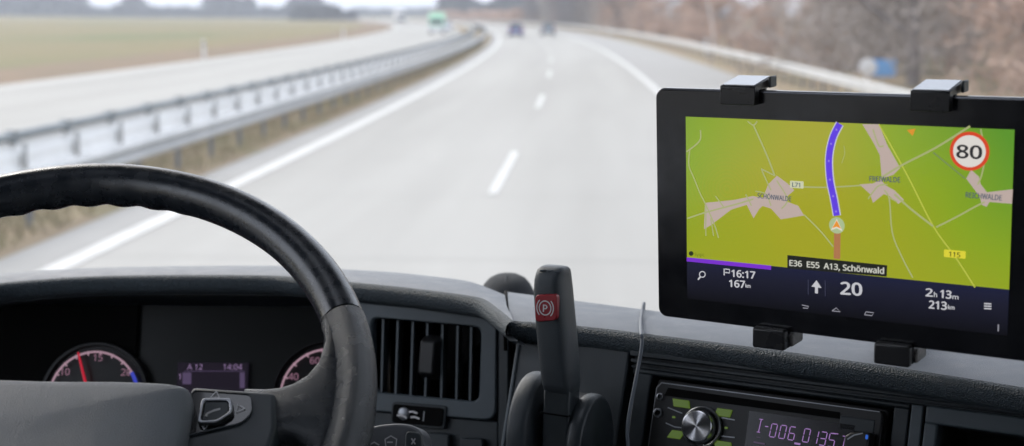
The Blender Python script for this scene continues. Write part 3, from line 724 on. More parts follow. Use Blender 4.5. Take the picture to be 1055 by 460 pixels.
for k, (xt, xb) in enumerate(((396.5, 394.5), (411.5, 409), (427, 424.5), (442, 439.5), (457.5, 456), (473, 471.5), (487, 485.5))):
    a = vl(xt, 328+(xt-383)*.089, .008); b = vl(xb, 406+(xb-383)*.089, .008)
    mb = MB(); mb.loft([[(a[0]+.0012, .004, a[1]), (a[0]-.0008, .004, a[1]), (a[0]-.006, .026, a[1]), (a[0]-.0045, .026, a[1])], [(b[0]+.0012, .004, b[1]), (b[0]-.0008, .004, b[1]), (b[0]-.006, .026, b[1]), (b[0]-.0045, .026, b[1])]], closed=True, capends=True)
    mb.build('vent_slat', M['fascia'], dash, matrix=ven.M)
a = vl(433, 344, -.002); b = vl(450, 393, -.002)
mb = MB(); mb.prism(quad_round([(a[0], a[1]), (b[0], a[1]), (b[0], b[1]), (a[0], b[1])], .004), -.007, .008, .72); mb.build('vent_tab', M['black'], dash, bevel=.0015, matrix=ven.M)
# side cheek closing the binnacle towards the cluster, and the driver-side body below
mb = MB(); a = vl(341, 312); b = vl(341, 520); mb.box((a[0]-.004, 0, b[1]), (a[0], .16, a[1]+.01)); mb.build('binnacle_side', M['black'], dash, matrix=ven.M)
mb = MB(); mb.box((-1.0, 1.78, 1.08), (1.55, 1.80, 1.965)); mb.build('dash_bulkhead', M['black'], dash, matrix=I4)

# ------------------------------------------------------------------ instrument cluster
clu = Frame(at(150, 350, 1.40), 2, -20)
def kl(x, y, off=0): return clu.l(x, y, off)
ic = thing('instrument_cluster', 'dark instrument cluster with a rev counter, a trip display and a speedometer', 'instrument cluster', clu.M.copy())
mb = MB(); mb.prism([(-.55, .035), (.215, .035), (.215, -.25), (-.55, -.25)], .01, .02); mb.build('backplate', mat('cluster_back', (.010, .0115, .0115), .35), ic, matrix=clu.M)
c0, c1 = kl(-40, 312), kl(131, 480)
mb = MB(); mb.prism([(c0[0], c0[1]), (c1[0], c0[1]), (c1[0], c1[1]), (c0[0], c1[1])], .004, .0098); mb.build('gauge_panel', M['void'], ic, bevel=.001, matrix=clu.M)
PINK = emit('gauge_marks', (188, 152, 168), .72); PINKD = emit('gauge_numbers', (150, 110, 130), .9); REDN = emit('needle_red', (205, 32, 58), .75); BLUE = emit('gauge_blue', (60, 70, 185), .9)
def gauge(label, cx, cy, topy, nums, a0, a1, needle=None, blue=None):
    o = kl(cx, cy, .003); r = (kl(cx, topy, .003)[1]-o[1])
    mb = MB(); mb.revolve([(r*1.24, .006), (r*1.22, -.002), (r*1.16, -.002), (r*1.14, .0028)], 48, org=(o[0], 0, o[1])); g = mb.build('gauge', M['black'], ic, matrix=clu.M); g['label'] = label
    mb = MB(); N_ = 40
    pts = [(o[0]+r*math.cos(R_(a0+(a1-a0)*i/N_)), o[1]+r*math.sin(R_(a0+(a1-a0)*i/N_))) for i in range(N_+1)]
    ribbon(mb, pts, .0020, -.0034)
    for i in range(0, N_+1, 4):
        a = R_(a0+(a1-a0)*i/N_); ribbon(mb, [(o[0]+r*q*math.cos(a), o[1]+r*q*math.sin(a)) for q in (.93, 1.03)], .0014, -.0036)
    q = mb.build('scale', PINK, g); q.matrix_parent_inverse = Matrix.Identity(4)
    if blue:
        mb = MB(); ribbon(mb, [(o[0]+r*math.cos(R_(a)), o[1]+r*math.sin(R_(a))) for a in range(blue[0], blue[1], -3)], .0036, -.0038); mb.build('blue_zone', BLUE, g)
    for s_, px, py in nums:
        x, z = kl(px, py, -.003); text('number', s_, .0105, PINKD, g, x, z, -.0036)
    if needle:
        x0, z0 = kl(*needle[0]); x1, z1 = kl(*needle[1]); mb = MB(); mb.tube([(x0, -.006, z0), (x1, -.006, z1)], [.0010, .0018], 8); mb.build('needle', REDN, g)
    return g
gauge('rev counter with a red needle', 98, 409, 363.5, (('10', 67, 383), ('15', 101, 368.5), ('20', 130, 383.5), ('5', 60, 420), ('25', 136, 415)), 200, 34, ((82.5, 364), (96, 420)), (33, -2))
gauge('speedometer partly behind the steering wheel rim', 338, 409, 361, (('40', 302.5, 388), ('60', 324.5, 371.5), ('80', 350, 375), ('20', 300, 412)), 215, 20)
d0, d1 = kl(183.5, 373.5, .006), kl(253.5, 418, .006)
mb = MB(); mb.prism([(d0[0], d0[1]), (d1[0], d0[1]), (d1[0], d1[1]), (d0[0], d1[1])], .005, .0098); dp = mb.build('trip_display', emit('display_dim', (30, 25, 36), .9), ic, matrix=clu.M)
DT = emit('display_text', (150, 125, 165), .85)
x, z = kl(201, 378, .004); text('lettering', 'A 12', .0088, DT, dp, x, z, .0042); x, z = kl(239.5, 378, .004); text('lettering', '14:04', .0088, DT, dp, x, z, .0042)
mb = MB(); ribbon(mb, [kl(190, 382.6, .004), kl(252, 382.6, .004)], .0006, .0042); mb.prism([kl(*p, .004) for p in ((188, 384), (197, 384), (197, 396), (188, 396))], .0040, .0044)
mb.prism([kl(*p, .004) for p in ((247, 384), (252, 384), (252, 400), (247, 400))], .0040, .0044); mb.build('display_frame', emit('display_lines', (88, 74, 104), .8), dp)
x, z = kl(185.5, 388, .004); text('lettering', '1', .009, DT, dp, x, z, .0042)

# ------------------------------------------------------------------ steering wheel
whl = Frame((-.3828, .886, 2.19), 0, -53.2)
def wl(x, y, off=0): return whl.l(x, y, off)
sw = thing('steering_wheel', 'black leather steering wheel with a grey centre pad in front of the instruments', 'steering wheel', whl.M.copy())
RW, TR = .2184, .0152
SEAM = 22.5                                   # degrees up from the right-hand spoke
def rim_rows(a0, a1, n, bump, grow=0.0):
    rows = []
    for i in range(n+1):
        a = R_(a0+(a1-a0)*i/n); c, s = math.cos(a), math.sin(a); row = []
        bmp = bump*(.5+.5*math.cos(a*50))*max(0, min(1, (a-R_(68))/R_(14)))*max(0, min(1, (R_(148)-a)/R_(14))) if bump else 0
        for j in range(20):
            b = 2*PI*j/20; inner = max(0, -math.cos(b)*.75+math.sin(b)*.65)
            rr = TR + grow + (bmp*inner**1.5)
            row.append(((RW+rr*math.cos(b))*c, rr*math.sin(b)*1.08, (RW+rr*math.cos(b))*s))
        rows.append(row)
    return rows
mb = MB(); mb.loft(rim_rows(SEAM+.25, 180-SEAM, 220, .0018), closed=True, capends=True); mb.build('upper_rim', M['wheel_smooth'], sw, matrix=whl.M)
mb = MB(); mb.loft(rim_rows(SEAM-.2, -(180+SEAM), 200, 0, .0004), closed=True, capends=True); mb.build('lower_rim', M['wheel_grain'], sw, matrix=whl.M)
mb = MB(); mb.loft(rim_rows(SEAM+.3, SEAM-.25, 2, 0, -.0014), closed=True, capends=True); mb.build('rim_seam', M['void'], sw, matrix=whl.M)
# spoke: section swept from hub to rim, flaring where it meets the rim
def spoke(sign):
    offy = -.006
    # (x, z_top, z_bottom, y_front, y_back)
    st = [(.150, .0125, -.036, -.020, .004), (.163, .0125, -.032, -.0195, .004), (.172, .0140, -.0265, -.019, .004), (.180, .0180, -.0235, -.0183, .004), (.188, .0265, -.0235, -.0172, .006),
          (.195, .0400, -.0275, -.0160, .008), (.201, .0600, -.0330, -.0150, .010), (.2055, .0800, -.0480, -.0140, .011), (.2095, .1010, -.0640, -.012, .011), (.216, .106, -.070, -.008, .008)]
    rows = []
    for x, zt, zb, yf, yb in st:
        cz, hz_ = (zt+zb)/2, (zt-zb)/2; cy, hy = (yf+yb)/2, (yb-yf)/2; row = []
        for j in range(24):
            a = 2*PI*j/24; ca, sa = math.cos(a), math.sin(a); e = .55
            xx = x - (max(0, zt-.03))*0
            zz = cz+hz_*math.copysign(abs(sa)**e, sa)
            xr = math.sqrt(max(1e-6, x*x - (0 if x < .19 else (zz*zz)*min(1, (x-.19)/.015))))   # follow the rim's curve near it
            row.append((sign*xr, cy+hy*math.copysign(abs(ca)**e, ca), zz))
        rows.append(row)
    mb = MB(); mb.loft(rows, closed=True, capends=True)
    return mb.build('spoke', M['wheel_grain'], sw, matrix=whl.M, angle=80)
spoke(1); spoke(-1)
# button panel between pad and spoke
PO = -.0215
def pl(x, y, off=PO): return wl(x, y, off)
for sgn in (1, -1):
    pts = [pl(197, 397.5), pl(284, 403.8), pl(284.6, 440), pl(278, 462), pl(276, 520), pl(170, 520)]
    if sgn < 0: pts = [(-p[0], p[1]) for p in pts]
    mb = MB(); mb.prism(pts, -.0215, .003); mb.build('spoke_cover', M['darkplastic'], sw, bevel=.0035, seg=3, matrix=whl.M)
pts = quad_round([wl(*p, -.0235) for p in ((198, 402), (259, 406.5), (260, 425), (249, 436), (184, 451))], .004)
mb = MB(); ring(mb, pts, [((p[0]-.1365)*.982+.1365, (p[1]-.0)*.975+.0) for p in pts], -.0236, -.021); mb.build('panel_outline', M['lever'], sw, matrix=whl.M)
mb = MB(); mb.prism([((p[0]-.1365)*.972+.1365, p[1]*.96) for p in pts], -.0228, -.021); bp_ = mb.build('button_panel', M['gloss_black'], sw, matrix=whl.M)
pts = quad_round([wl(*p, -.026) for p in ((208, 411), (239, 411), (240, 425), (224, 436), (203, 437))], .0028)
mb = MB(); n_ = len(pts); cx = sum(p[0] for p in pts)/n_; cz = sum(p[1] for p in pts)/n_
ring(mb, pts, [((p[0]-cx)*.80+cx, (p[1]-cz)*.78+cz) for p in pts], -.027, -.0228); mb.build('rocker_rim', M['chrome_dull'], sw, bevel=.0006, matrix=whl.M)
mb = MB(); mb.prism([((p[0]-cx)*.79+cx, (p[1]-cz)*.77+cz) for p in pts], -.0262, -.0228); kb = mb.build('phone_button', M['darkplastic'], sw, bevel=.0008, matrix=whl.M)
GREYM = mat('grey_print', (.45, .45, .46), .5)
mb = MB()
ribbon(mb, [wl(*p, -.0265) for p in ((211, 430), (214, 426), (221, 423), (227, 421.5))], .0016, -.0266); mb.tube([wl3 for wl3 in [(wl(212, 430, -.0265)[0], -.0264, wl(212, 430, -.0265)[1]), (wl(213, 427, -.0265)[0], -.0264, wl(213, 427, -.0265)[1])]], .0010, 6)
mb.build('phone_symbol', GREYM, sw, matrix=whl.M)
for (px, py, rot) in ((195.5, 424, 90), (240.5, 0, 0)):
    pass
mb = MB()
for (px, py, a) in ((196, 424.5, 180), (247, 421, 0), (222, 407.8, 90), (211.5, 438.5, -90)):
    x, z = wl(px, py, -.0235); tri = [(x+.0033*math.cos(R_(a+q)), z+.0033*math.sin(R_(a+q))) for q in (0, 120, 240, 0)]
    ribbon(mb, tri, .0007, -.0238)
mb.build('arrow_mark', mat('arrow_print', (.6, .6, .62), .5), sw, matrix=whl.M)
# centre pad: soft domed cushion
def pad_height(u): return -.047+.012*u**3.0
px_ = [(0, 391.3), (60, 389.5), (120, 389.7), (160, 391), (182, 392.5), (191, 395), (194, 399), (190, 420), (182, 455), (170, 520)]
half = [wl(p[0], p[1]+1.0, -.043) for p in px_]
half = [p for p in half if p[0] > .005]
right = smooth_path([(0.0, half[0][1]+.0005)]+half, 4)
outl = right + [(-p[0], p[1]) for p in reversed(right[1:])]
rows = []; cz = outl[len(right)-1][1]*.55; n = len(outl)
levels = [(1.0, -.018), (1.0, -.034), (.995, -.0375), (.985, -.0400), (.965, -.0420), (.92, -.0440), (.82, -.0462), (.6, -.0485), (.3, -.050), (.02, -.0505)]
for k, y in levels: rows.append([(p[0]*k, y, cz+(p[1]-cz)*k) for p in outl])
mb = MB(); mb.loft(rows, closed=True, capends=True); mb.build('centre_pad', M['pad'], sw, matrix=whl.M, angle=70)
mb = MB(); mb.revolve([(.035, .0), (.045, .02), (.045, .16)], 32, org=(0, 0, -.06)); mb.build('column', M['darkplastic'], sw, bevel=.004, matrix=whl.M)

# ------------------------------------------------------------------ stalk
st = thing('indicator_stalk', 'rounded grey stalk end with white symbols poking out right of the steering wheel rim', 'control stalk', Matrix.Translation(at(400, 452, .98)))
stf = Frame(at(412, 452, 1.0), -10, -25)
def sl(x, y, off=0): return stf.l(x, y, off)
body = smooth_path([sl(*p) for p in ((350, 452), (372, 444.5), (390, 439.5), (410, 437.3), (428, 439), (438, 446), (441, 458), (440, 480), (350, 492))], 5)
mb = MB(); mb.prism(body, -.008, .012, .93); mb.build('body', mat('stalk_plastic', (.10, .105, .115), .4, bump=.3, bscale=1500, bdist=.0004), st, bevel=.0035, seg=3, matrix=stf.M)
mb = MB(); mb.prism(quad_round([sl(418, 444, -.008), sl(434, 446, -.008), sl(436, 484, -.008), sl(417, 484, -.008)], .004), -.0095, -.004); mb.build('end_button', M['darkplastic'], st, bevel=.001, matrix=stf.M)
mb = MB()
ribbon(mb, [sl(*p, -.0085) for p in ((397, 453), (403, 449.5), (409, 453), (408, 461), (398, 461), (397, 453))], .0010, -.0092)
ribbon(mb, [sl(*p, -.0085) for p in ((380, 459), (386, 456), (391, 459))], .0010, -.0092)
for q in ((402, 456), (385, 462)): ribbon(mb, [sl(q[0]-3, q[1], -.0085), sl(q[0]+3, q[1], -.0085)], .0010, -.0092)
ribbon(mb, [sl(424, 452, -.0098), sl(428, 458, -.0098)], .0010, -.0101); ribbon(mb, [sl(428, 452, -.0098), sl(424, 458, -.0098)], .0010, -.0101)
mb.build('symbol', GREYM, st, matrix=stf.M)

# ------------------------------------------------------------------ parking brake lever
pb = thing('parking_brake_lever', 'dark grey parking brake lever with a red P label standing in front of the dashboard', 'brake lever', Matrix.Translation(at(573, 440, 1.07)))
lev = Frame(at(572, 340, 1.06), -24, -3)
def ll(x, y, off=0): return lev.l(x, y, off)
rows = []
for py, xl, xr, d in ((273.8, 563, 582, .008), (275.0, 558.5, 587, .016), (277.5, 554.5, 589.5, .022), (282, 552, 590.5, .027), (288, 550, 591, .030), (300, 548.8, 592, .031), (320, 549.5, 593.2, .031), (345, 551, 595, .030), (375, 553.5, 596.5, .028), (395, 555.5, 597, .026), (403, 557.5, 595.5, .023), (405.5, 561, 592, .018)):
    # half width seen from the eye is shared between front face and side face
    pl_, pr_ = at(xl, py, 1.06), at(xr, py, 1.06); mid = (pl_+pr_)/2; wv = (pr_-pl_).length
    loc = lev.R.transposed() @ (mid-lev.o); cs = math.cos(R_(26)); sn = math.sin(R_(26)); fw = max(.006, (wv-d*sn)/cs*1.22)
    row = []
    for j in range(28):
        a = 2*PI*j/28+.11; ca, sa = math.cos(a), math.sin(a); e = .52
        row.append((loc.x-.0012+fw/2*math.copysign(abs(ca)**e, ca), .004+d/2*math.copysign(abs(sa)**e, sa), loc.z))
    rows.append(row)
mb = MB(); mb.loft(rows, closed=True, capends=True); grip = mb.build('grip', M['lever'], pb, matrix=lev.M, angle=75)
grip['label'] = 'dark grey grip'
# label plate on the grip's front
q = [ll(x, y, -.0125) for x, y in ((551.5, 304), (574, 303), (574, 330), (552, 332))]
mb = MB(); mb.prism(quad_round(q, .0035), -.0133, -.008); lb = mb.build('red_label', M['red'], grip, bevel=.0007); 
cx, cz = ll(561.8, 317.5, -.0135)
mb = MB()
ribbon(mb, [(cx+.0048*math.cos(R_(a)), cz+.0052*math.sin(R_(a))) for a in range(0, 361, 15)], .0009, -.0139)
for sg in (0, 180): ribbon(mb, [(cx+.0068*math.cos(R_(a+sg)), cz+.0074*math.sin(R_(a+sg))) for a in range(-48, 49, 8)], .0009, -.0139)
mb.build('brake_symbol', M['white'], grip)
text('letter', 'P', .0085, M['white'], grip, cx, cz, -.0141, bold=.0002)
mb = MB()
for k in range(3): mb.tube([(ll(562+k*7, 279, 0)[0], -.009+k*.001, ll(562, 278, 0)[1]), (ll(567+k*7, 279, 0)[0], -.007+k*.001, ll(562, 277, 0)[1])], .0007, 5)
mb.build('top_mark', M['fascia'], grip)
mb = MB(); a, b = ll(563, 400), ll(588, 470); mb.box((a[0], -.006, b[1]-.03), (b[0], .014, a[1]+.004)); mb.build('stem', M['darkplastic'], pb, bevel=.002, matrix=lev.M)
mb = MB(); a, b = ll(560, 424), ll(590, 426); mb.box((a[0], -.0075, b[1]-.0008), (b[0], -.004, a[1])); mb.build('stem_joint', M['void'], pb, matrix=lev.M)
# rounded cheeks of the lever's housing
def cheek(xa, xb, px, top_y, r, yb, m):
    o = ll(px, top_y); zc = o[1]-r; mb = MB(); rows = []
    prof = [(xa, .90), (xa+.0012, .97), (xa+.004, 1.0), (xb-.004, 1.0), (xb-.0012, .97), (xb, .90)]
    for x, k in prof:
        row = [(x, yb+r*.82*k*math.cos(R_(t)), zc+r*k*math.sin(R_(t))) for t in range(-20, 201, 10)]+[(x, yb-r*.62*k, zc-.16), (x, yb+r*.9*k, zc-.16)]
        rows.append(row)
    mb.loft(rows, closed=True, capends=True); return mb.build('housing_cheek', m, pb, matrix=lev.M, angle=50)
xa = ll(532, 420)[0]; cheek(xa, xa+.017, 545, 388, .045, .018, M['lever'])
xb = ll(588, 420)[0]; cheek(xb, xb+.013, 600, 412, .040, .022, M['darkplastic'])
mb = MB(); a = ll(550, 420); b = ll(592, 420); mb.box((a[0], .012, a[1]-.16), (b[0], .05, a[1]+.005)); mb.build('housing', M['black'], pb, bevel=.003, matrix=lev.M)

# ------------------------------------------------------------------ dark rounded cap on the dash behind the pads
cp_ = at(522.5, 301, 1.47)
t = thing('folded_cap', 'dark rounded fabric cap with a centre seam lying behind the dashboard edge', 'cap', Matrix.Translation((cp_.x, cp_.y, cp_.z-.012)))
mb = MB(); rows = []
for k in range(9):
    ph = R_(90*k/8); rr = math.cos(ph) if k < 8 else .02; rows.append([(.034*rr**.6*math.cos(2*PI*j/36), .05*rr**.6*math.sin(2*PI*j/36), -.03+.060*math.sin(ph)) for j in range(36)])
mb.loft(rows, closed=True, capends=True); mb.build('crown', M['fabric'], t, matrix=t.matrix_world)
mb = MB(); mb.tube([(0, -.051*math.cos(R_(a))**.8, -.03+.0610*math.sin(R_(a))) for a in range(0, 86, 6)], .0009, 6); mb.build('seam', M['fabric_seam'], t, matrix=t.matrix_world)

# ------------------------------------------------------------------ cable
pts = [at_z(663.5, 316, 2.2)+Vector((0, .10, -.05)), at_z(663.5, 314, 2.2), at_z(661.5, 322, 2.2), at_z(660, 333, 2.2), at(660.5, 343, 1.085), at(661.5, 350, 1.076), at(660.5, 362, 1.072), at(658, 376, 1.07), at(654.5, 394, 1.065), at(651, 412, 1.062), at(647.8, 430, 1.06), at(646.3, 446, 1.06), at(647.2, 460, 1.06), at(649, 500, 1.06)]
mb = MB(); mb.tube(smooth_path([tuple(p) for p in pts], 5), .0014, 10); o = mb.build('charging_cable', M['cable'])
tag(o, 'thin grey cable hanging over the dashboard edge left of the radio', 'cable')
pts = [at_z(665, 316, 2.2)+Vector((0.003, .10, -.05)), at_z(664.5, 315, 2.2), at_z(662.5, 326, 2.2), at_z(661.5, 335, 2.2), at(663, 345, 1.083), at(662.5, 352, 1.078)]

# ------------------------------------------------------------------ radio
ra = thing('car_radio', 'black car radio with a silver knob and violet digits set into the dashboard', 'car radio', con.M.copy())
z0r, z1r = -.0262, .0262; x0r, x1r = cl(679, 394)[0], cl(912, 430)[0]
mb = MB(); mb.prism(rrect(x0r-.002, z0r-.002, x1r+.002, z1r+.002, .003), .002, .022); mb.build('housing', M['black'], ra, bevel=.001, matrix=con.M)
mb = MB(); mb.prism([(x0r+.004, z1r), (x1r-.002, z1r), (x1r, z1r-.003), (x1r, z0r), (x0r, z0r), (x0r, z1r-.005)], -.006, .003); fp = mb.build('faceplate', M['black'], ra, bevel=.0016, seg=3, matrix=con.M)
mb = MB(); ribbon(mb, [(x0r+.0012, z0r), (x0r+.0012, z1r-.006), (x0r+.0048, z1r-.0012), (x1r-.003, z1r-.0012)], .0007, -.0064); mb.build('faceplate_edge', M['chrome_dull'], fp)
a, b = cl(692, 405), cl(868, 422); mb = MB()
mb.prism([(a[0]-.001, a[1]+.0034), (b[0], a[1]+.0034-.001), (b[0]+.001, a[1]-.0025), (a[0]-.003, a[1]-.003)], -.0066, -.005); mb.build('disc_slot', M['void'], fp)
a = cl(869, 423); b = cl(903, 440); mb = MB(); mb.prism([(a[0], .0185), (b[0], .0185), (b[0], .0085), (a[0], .0085)], -.0068, -.005); mb.build('eject_button', M['darkplastic'], fp, bevel=.0006)
kx, kz = cl(721.5, 440, -.012)
mb = MB(); mb.revolve([(.0158, -.0055), (.0158, -.0105), (.0150, -.0112), (.0140, -.0105), (.0138, -.0058)], 48, org=(kx, 0, kz)); mb.build('knob_ring', M['chrome_dull'], fp)
# spun metal: conical anisotropic shimmer comes from the radial brushing
m, t_, b_ = newmat('spun_metal'); N = t_.nodes; Lk = t_.links
b_.inputs['Metallic'].default_value = 1; b_.inputs['Base Color'].default_value = (.72, .72, .74, 1); b_.inputs['Roughness'].default_value = .22
me_knob = MB(); me_knob.revolve([(.0003+.00024*i, -.0214+(.00009 if i % 2 else 0)) for i in range(46)]+[(.0116, -.0211), (.0121, -.0204), (.0127, -.0125)], 64, org=(0, 0, 0))   # turned face with fine rings
kn = me_knob.build('volume_knob', m, fp, flat=True); kn.location = (kx, 0, kz)
GREENB = emit('green_keys', (100, 126, 50), .5)
for (px, py, w2, h2, sk) in ((702, 416, .0064, .0030, -.0012), (745.5, 425.5, .0064, .0030, .001), (696.5, 448, .0060, .0032, .0025), (745, 459, .0064, .0030, -.001)):
    x, z = cl(px, py, -.0068); mb = MB(); mb.prism([(x-w2+sk, z+h2), (x+w2+sk*.4, z+h2), (x+w2-sk, z-h2), (x-w2-sk*.4, z-h2)], -.0078, -.005); mb.build('lit_key', GREENB, fp, bevel=.0004)
mb = MB()
for pts in (((688, 420), (700, 425), (703, 426)), ((686, 436), (695, 440), (702, 441)), ((737, 430), (746, 431), (757, 433)), ((737, 449), (747, 450), (757, 451))): ribbon(mb, [cl(*p, -.0068) for p in pts], .0009, -.0070)
mb.build('silver_outline', M['chrome_dull'], fp)
mb = MB(); x, z = cl(694, 430, -.007); mb.prism(rrect(x-.0012, z-.0008, x+.0012, z+.0008, .0004), -.0072, -.006); x, z = cl(748, 441, -.007); mb.prism(rrect(x-.0012, z-.0008, x+.0012, z+.0008, .0004), -.0072, -.006); mb.build('green_dot', GREENB, fp)
for px, py, r in ((680.5, 409, .0028), (678, 425.5, .0036)):
    x, z = cl(px, py, -.007); mb = MB(); mb.revolve([(r, -.005), (r, -.0085), (r*.7, -.0088), (r*.6, -.0060)], 20, org=(x, 0, z)); mb.build('socket', M['chrome_dull'], fp)
x, z = cl(678, 425.5, -.007); mb = MB(); mb.revolve([(.0018, -.0065), (.0018, -.0079)], 16, org=(x, 0, z)); mb.build('socket_hole', M['void'], fp)
da, db = cl(772, 424, -.0066), cl(877, 470, -.0066)
mb = MB(); mb.prism([(da[0], da[1]+.0005), (db[0], da[1]+.0005), (db[0], z0r+.004), (da[0], z0r+.004)], -.0068, -.005); ds = mb.build('display', mat('display_glass', (.012, .011, .016), .2), ra, matrix=con.M)
VIO = emit('violet_digits', (160, 122, 184), .85)
SEG = {'0': 'abcdef', '1': 'bc', '3': 'abcdg', '5': 'acdfg', '6': 'acdefg', '-': 'g'}
def seg7(mb, ch, x, z, w, h, y, th=.0007, sh=.10):
    P = {'a': ((0, 1), (1, 1)), 'b': ((1, 1), (1, .5)), 'c': ((1, .5), (1, 0)), 'd': ((0, 0), (1, 0)), 'e': ((0, .5), (0, 0)), 'f': ((0, 1), (0, .5)), 'g': ((0, .5), (1, .5))}
    for s_ in SEG[ch]:
        (u0, v0), (u1, v1) = P[s_]; e = .07
        if s_ in 'adg': u0 += e; u1 -= e
        else: v0 -= e*.6; v1 += e*.6
        ribbon(mb, [(x+u0*w+v0*h*sh, z+v0*h), (x+u1*w+v1*h*sh, z+v1*h)], th, y)
mb = MB()
# the shown characters, each with the column it stands at along the display
for ch, px, py in (('-', 786.5, 446), ('0', 792.5, 450), ('0', 802, 451.5), ('6', 811.5, 453), ('0', 826.5, 455.2), ('1', 835, 457), ('3', 843.5, 458.5), ('5', 852.5, 460)):
    x, z = cl(px, py, -.0072); seg7(mb, ch, x, z, .0044 if ch != '-' else .003, .0098, -.0074)
x, z = cl(781.5, 445.5, -.0072); ribbon(mb, [(x, z), (x+.001, z+.0098)], .0007, -.0074); ribbon(mb, [(x-.0006, z+.0098), (x+.0024, z+.0098)], .0006, -.0074); ribbon(mb, [(x-.0014, z), (x+.0014, z)], .0006, -.0074)
x, z = cl(818.5, 457, -.0072); ribbon(mb, [(x, z), (x+.0046, z)], .0014, -.0074)
x, z = cl(866, 462, -.0072); ribbon(mb, [(x+.0016, z), (x+.0026, z+.0090)], .0007, -.0074); ribbon(mb, [(x+.0006, z+.0090), (x+.0026, z+.0090)], .0006, -.0074)
x, z = cl(861, 447, -.0072); ribbon(mb, [(x-.002, z), (x+.002, z)], .0006, -.0074)
mb.build('digits', VIO, ds)
mb = MB(); x, z = cl(781, 449, -.0072); ribbon(mb, [(x-.001, z-.0012), (x+.002, z-.0012)], .0005, -.0074); x, z = cl(779, 456, -.0072); ribbon(mb, [(x-.002, z), (x+.007, z-.0003)], .0012, -.0074); mb.build('small_indicator', emit('dim_violet', (75, 60, 85), .8), ds)
# usb stick in the front socket
us = thing('usb_stick', 'small black usb stick with a blue light plugged into the radio front', 'usb stick', Matrix.Translation(at(885, 450, 1.02)))
a = cl(874, 450, -.012); b = cl(899, 462, -.012)
mb = MB(); mb.prism([(a[0], a[1]), (cl(880, 446.5, -.012)[0], cl(880, 446.5, -.012)[1]), (b[0], cl(899, 446, -.012)[1]), (b[0], a[1]-.016), (a[0], a[1]-.012)], -.024, -.0062, .95); mb.build('body', M['black'], us, bevel=.0012, matrix=con.M)
mb = MB(); ribbon(mb, [cl(873, 453, -.0245), cl(880, 448.5, -.0245), cl(889, 446.5, -.0245)], .0010, -.0246); mb.build('edge_glint', M['chrome_dull'], us, matrix=con.M)
mb = MB(); x, z = cl(893, 450.5, -.0245); mb.prism(rrect(x-.0008, z-.0016, x+.0008, z+.0016, .0006), -.0252, -.024); mb.build('status_light', emit('blue_led', (45, 95, 190), .9), us, matrix=con.M)

# ------------------------------------------------------------------ tablet and its holder
tab = Frame((.147, .9203, 2.3812), -29.47, 2.97, -.2)
tab = Frame(tab.M @ Vector((0, 0, -.068)), -29.47, 2.97, -.2)
def tl(x, y, off=0): return tab.l(x, y, off)
tb = thing('tablet', 'black tablet running a green navigation map with an 80 speed limit sign', 'tablet', tab.M.copy())
bx0 = tl(675.3, 150)[0]; bx1 = -bx0; bz0, bz1 = -.0744, .0868
mb = MB(); mb.prism(rrect(bx0, bz0, bx1, bz1, .0065), .0004, .0082, 1.0); mb.build('housing', M['tablet_edge'], tb, bevel=.002, seg=3, matrix=tab.M)
mb = MB(); mb.prism(rrect(bx0+.0012, bz0+.0012, bx1-.0012, bz1-.0012, .0056), -.0004, .0006); mb.build('front_glass', M['tablet'], tb, bevel=.0003, matrix=tab.M)
s0 = tl(705.9, 120.6); s1 = tl(1047.2, 133.4); s2 = tl(709.4, 266.4); s3 = tl(1038.2, 297)
SX0, SX1, SZ1 = (s0[0]+s2[0])/2, (s1[0]+s3[0])/2, (s0[1]+s1[1])/2
ZM = (s2[1]+s3[1])/2; SZB = tl(1030, 345)[1]
# map background: lit screen whose green and yellow vary softly
m, t_, b_ = newmat('map_screen'); N = t_.nodes; Lk = t_.links
tc = N.new('ShaderNodeTexCoord'); sep = N.new('ShaderNodeSeparateXYZ'); Lk.new(tc.outputs['Object'], sep.inputs[0])
nz = N.new('ShaderNodeTexNoise'); nz.inputs['Scale'].default_value = 9; nz.inputs['Detail'].default_value = 1; Lk.new(tc.outputs['Object'], nz.inputs['Vector'])
wv = N.new('ShaderNodeTexWave'); wv.wave_type = 'RINGS'; wv.rings_direction = 'SPHERICAL'; wv.inputs['Scale'].default_value = 120; wv.inputs['Distortion'].default_value = 1.5
mpn = N.new('ShaderNodeMapping'); mpn.inputs['Location'].default_value = (.078, 0, -.020); Lk.new(tc.outputs['Object'], mpn.inputs[0]); Lk.new(mpn.outputs[0], wv.inputs['Vector'])
ln_ = N.new('ShaderNodeVectorMath'); ln_.operation = 'LENGTH'; Lk.new(mpn.outputs[0], ln_.inputs[0])
def math_(op, a, b=None, c=None):
    q = N.new('ShaderNodeMath'); q.operation = op
    for i, v in enumerate((a, b, c)):
        if v is None: continue
        if isinstance(v, (int, float)): q.inputs[i].default_value = v
        else: Lk.new(v, q.inputs[i])
    return q.outputs[0]
zn = math_('DIVIDE', math_('SUBTRACT', sep.outputs[2], ZM), SZ1-ZM)        # 0 bottom .. 1 top
xn = math_('DIVIDE', math_('SUBTRACT', sep.outputs[0], SX0), SX1-SX0)      # 0 left .. 1 right
dx = math_('ABSOLUTE', math_('SUBTRACT', xn, .40))
g1 = math_('MULTIPLY', math_('MULTIPLY', dx, 1.55), math_('ADD', math_('MULTIPLY', zn, .75), .35))
g2 = math_('ADD', g1, math_('MULTIPLY', math_('SUBTRACT', nz.outputs[0], .5), .5))
near = math_('MAXIMUM', math_('SUBTRACT', 1.0, math_('MULTIPLY', ln_.outputs[1] if len(ln_.outputs) > 1 else ln_.outputs[0], 22)), 0)
g3 = math_('ADD', g2, math_('MULTIPLY', near, math_('MULTIPLY', math_('SUBTRACT', wv.outputs[1], .5), .14)))
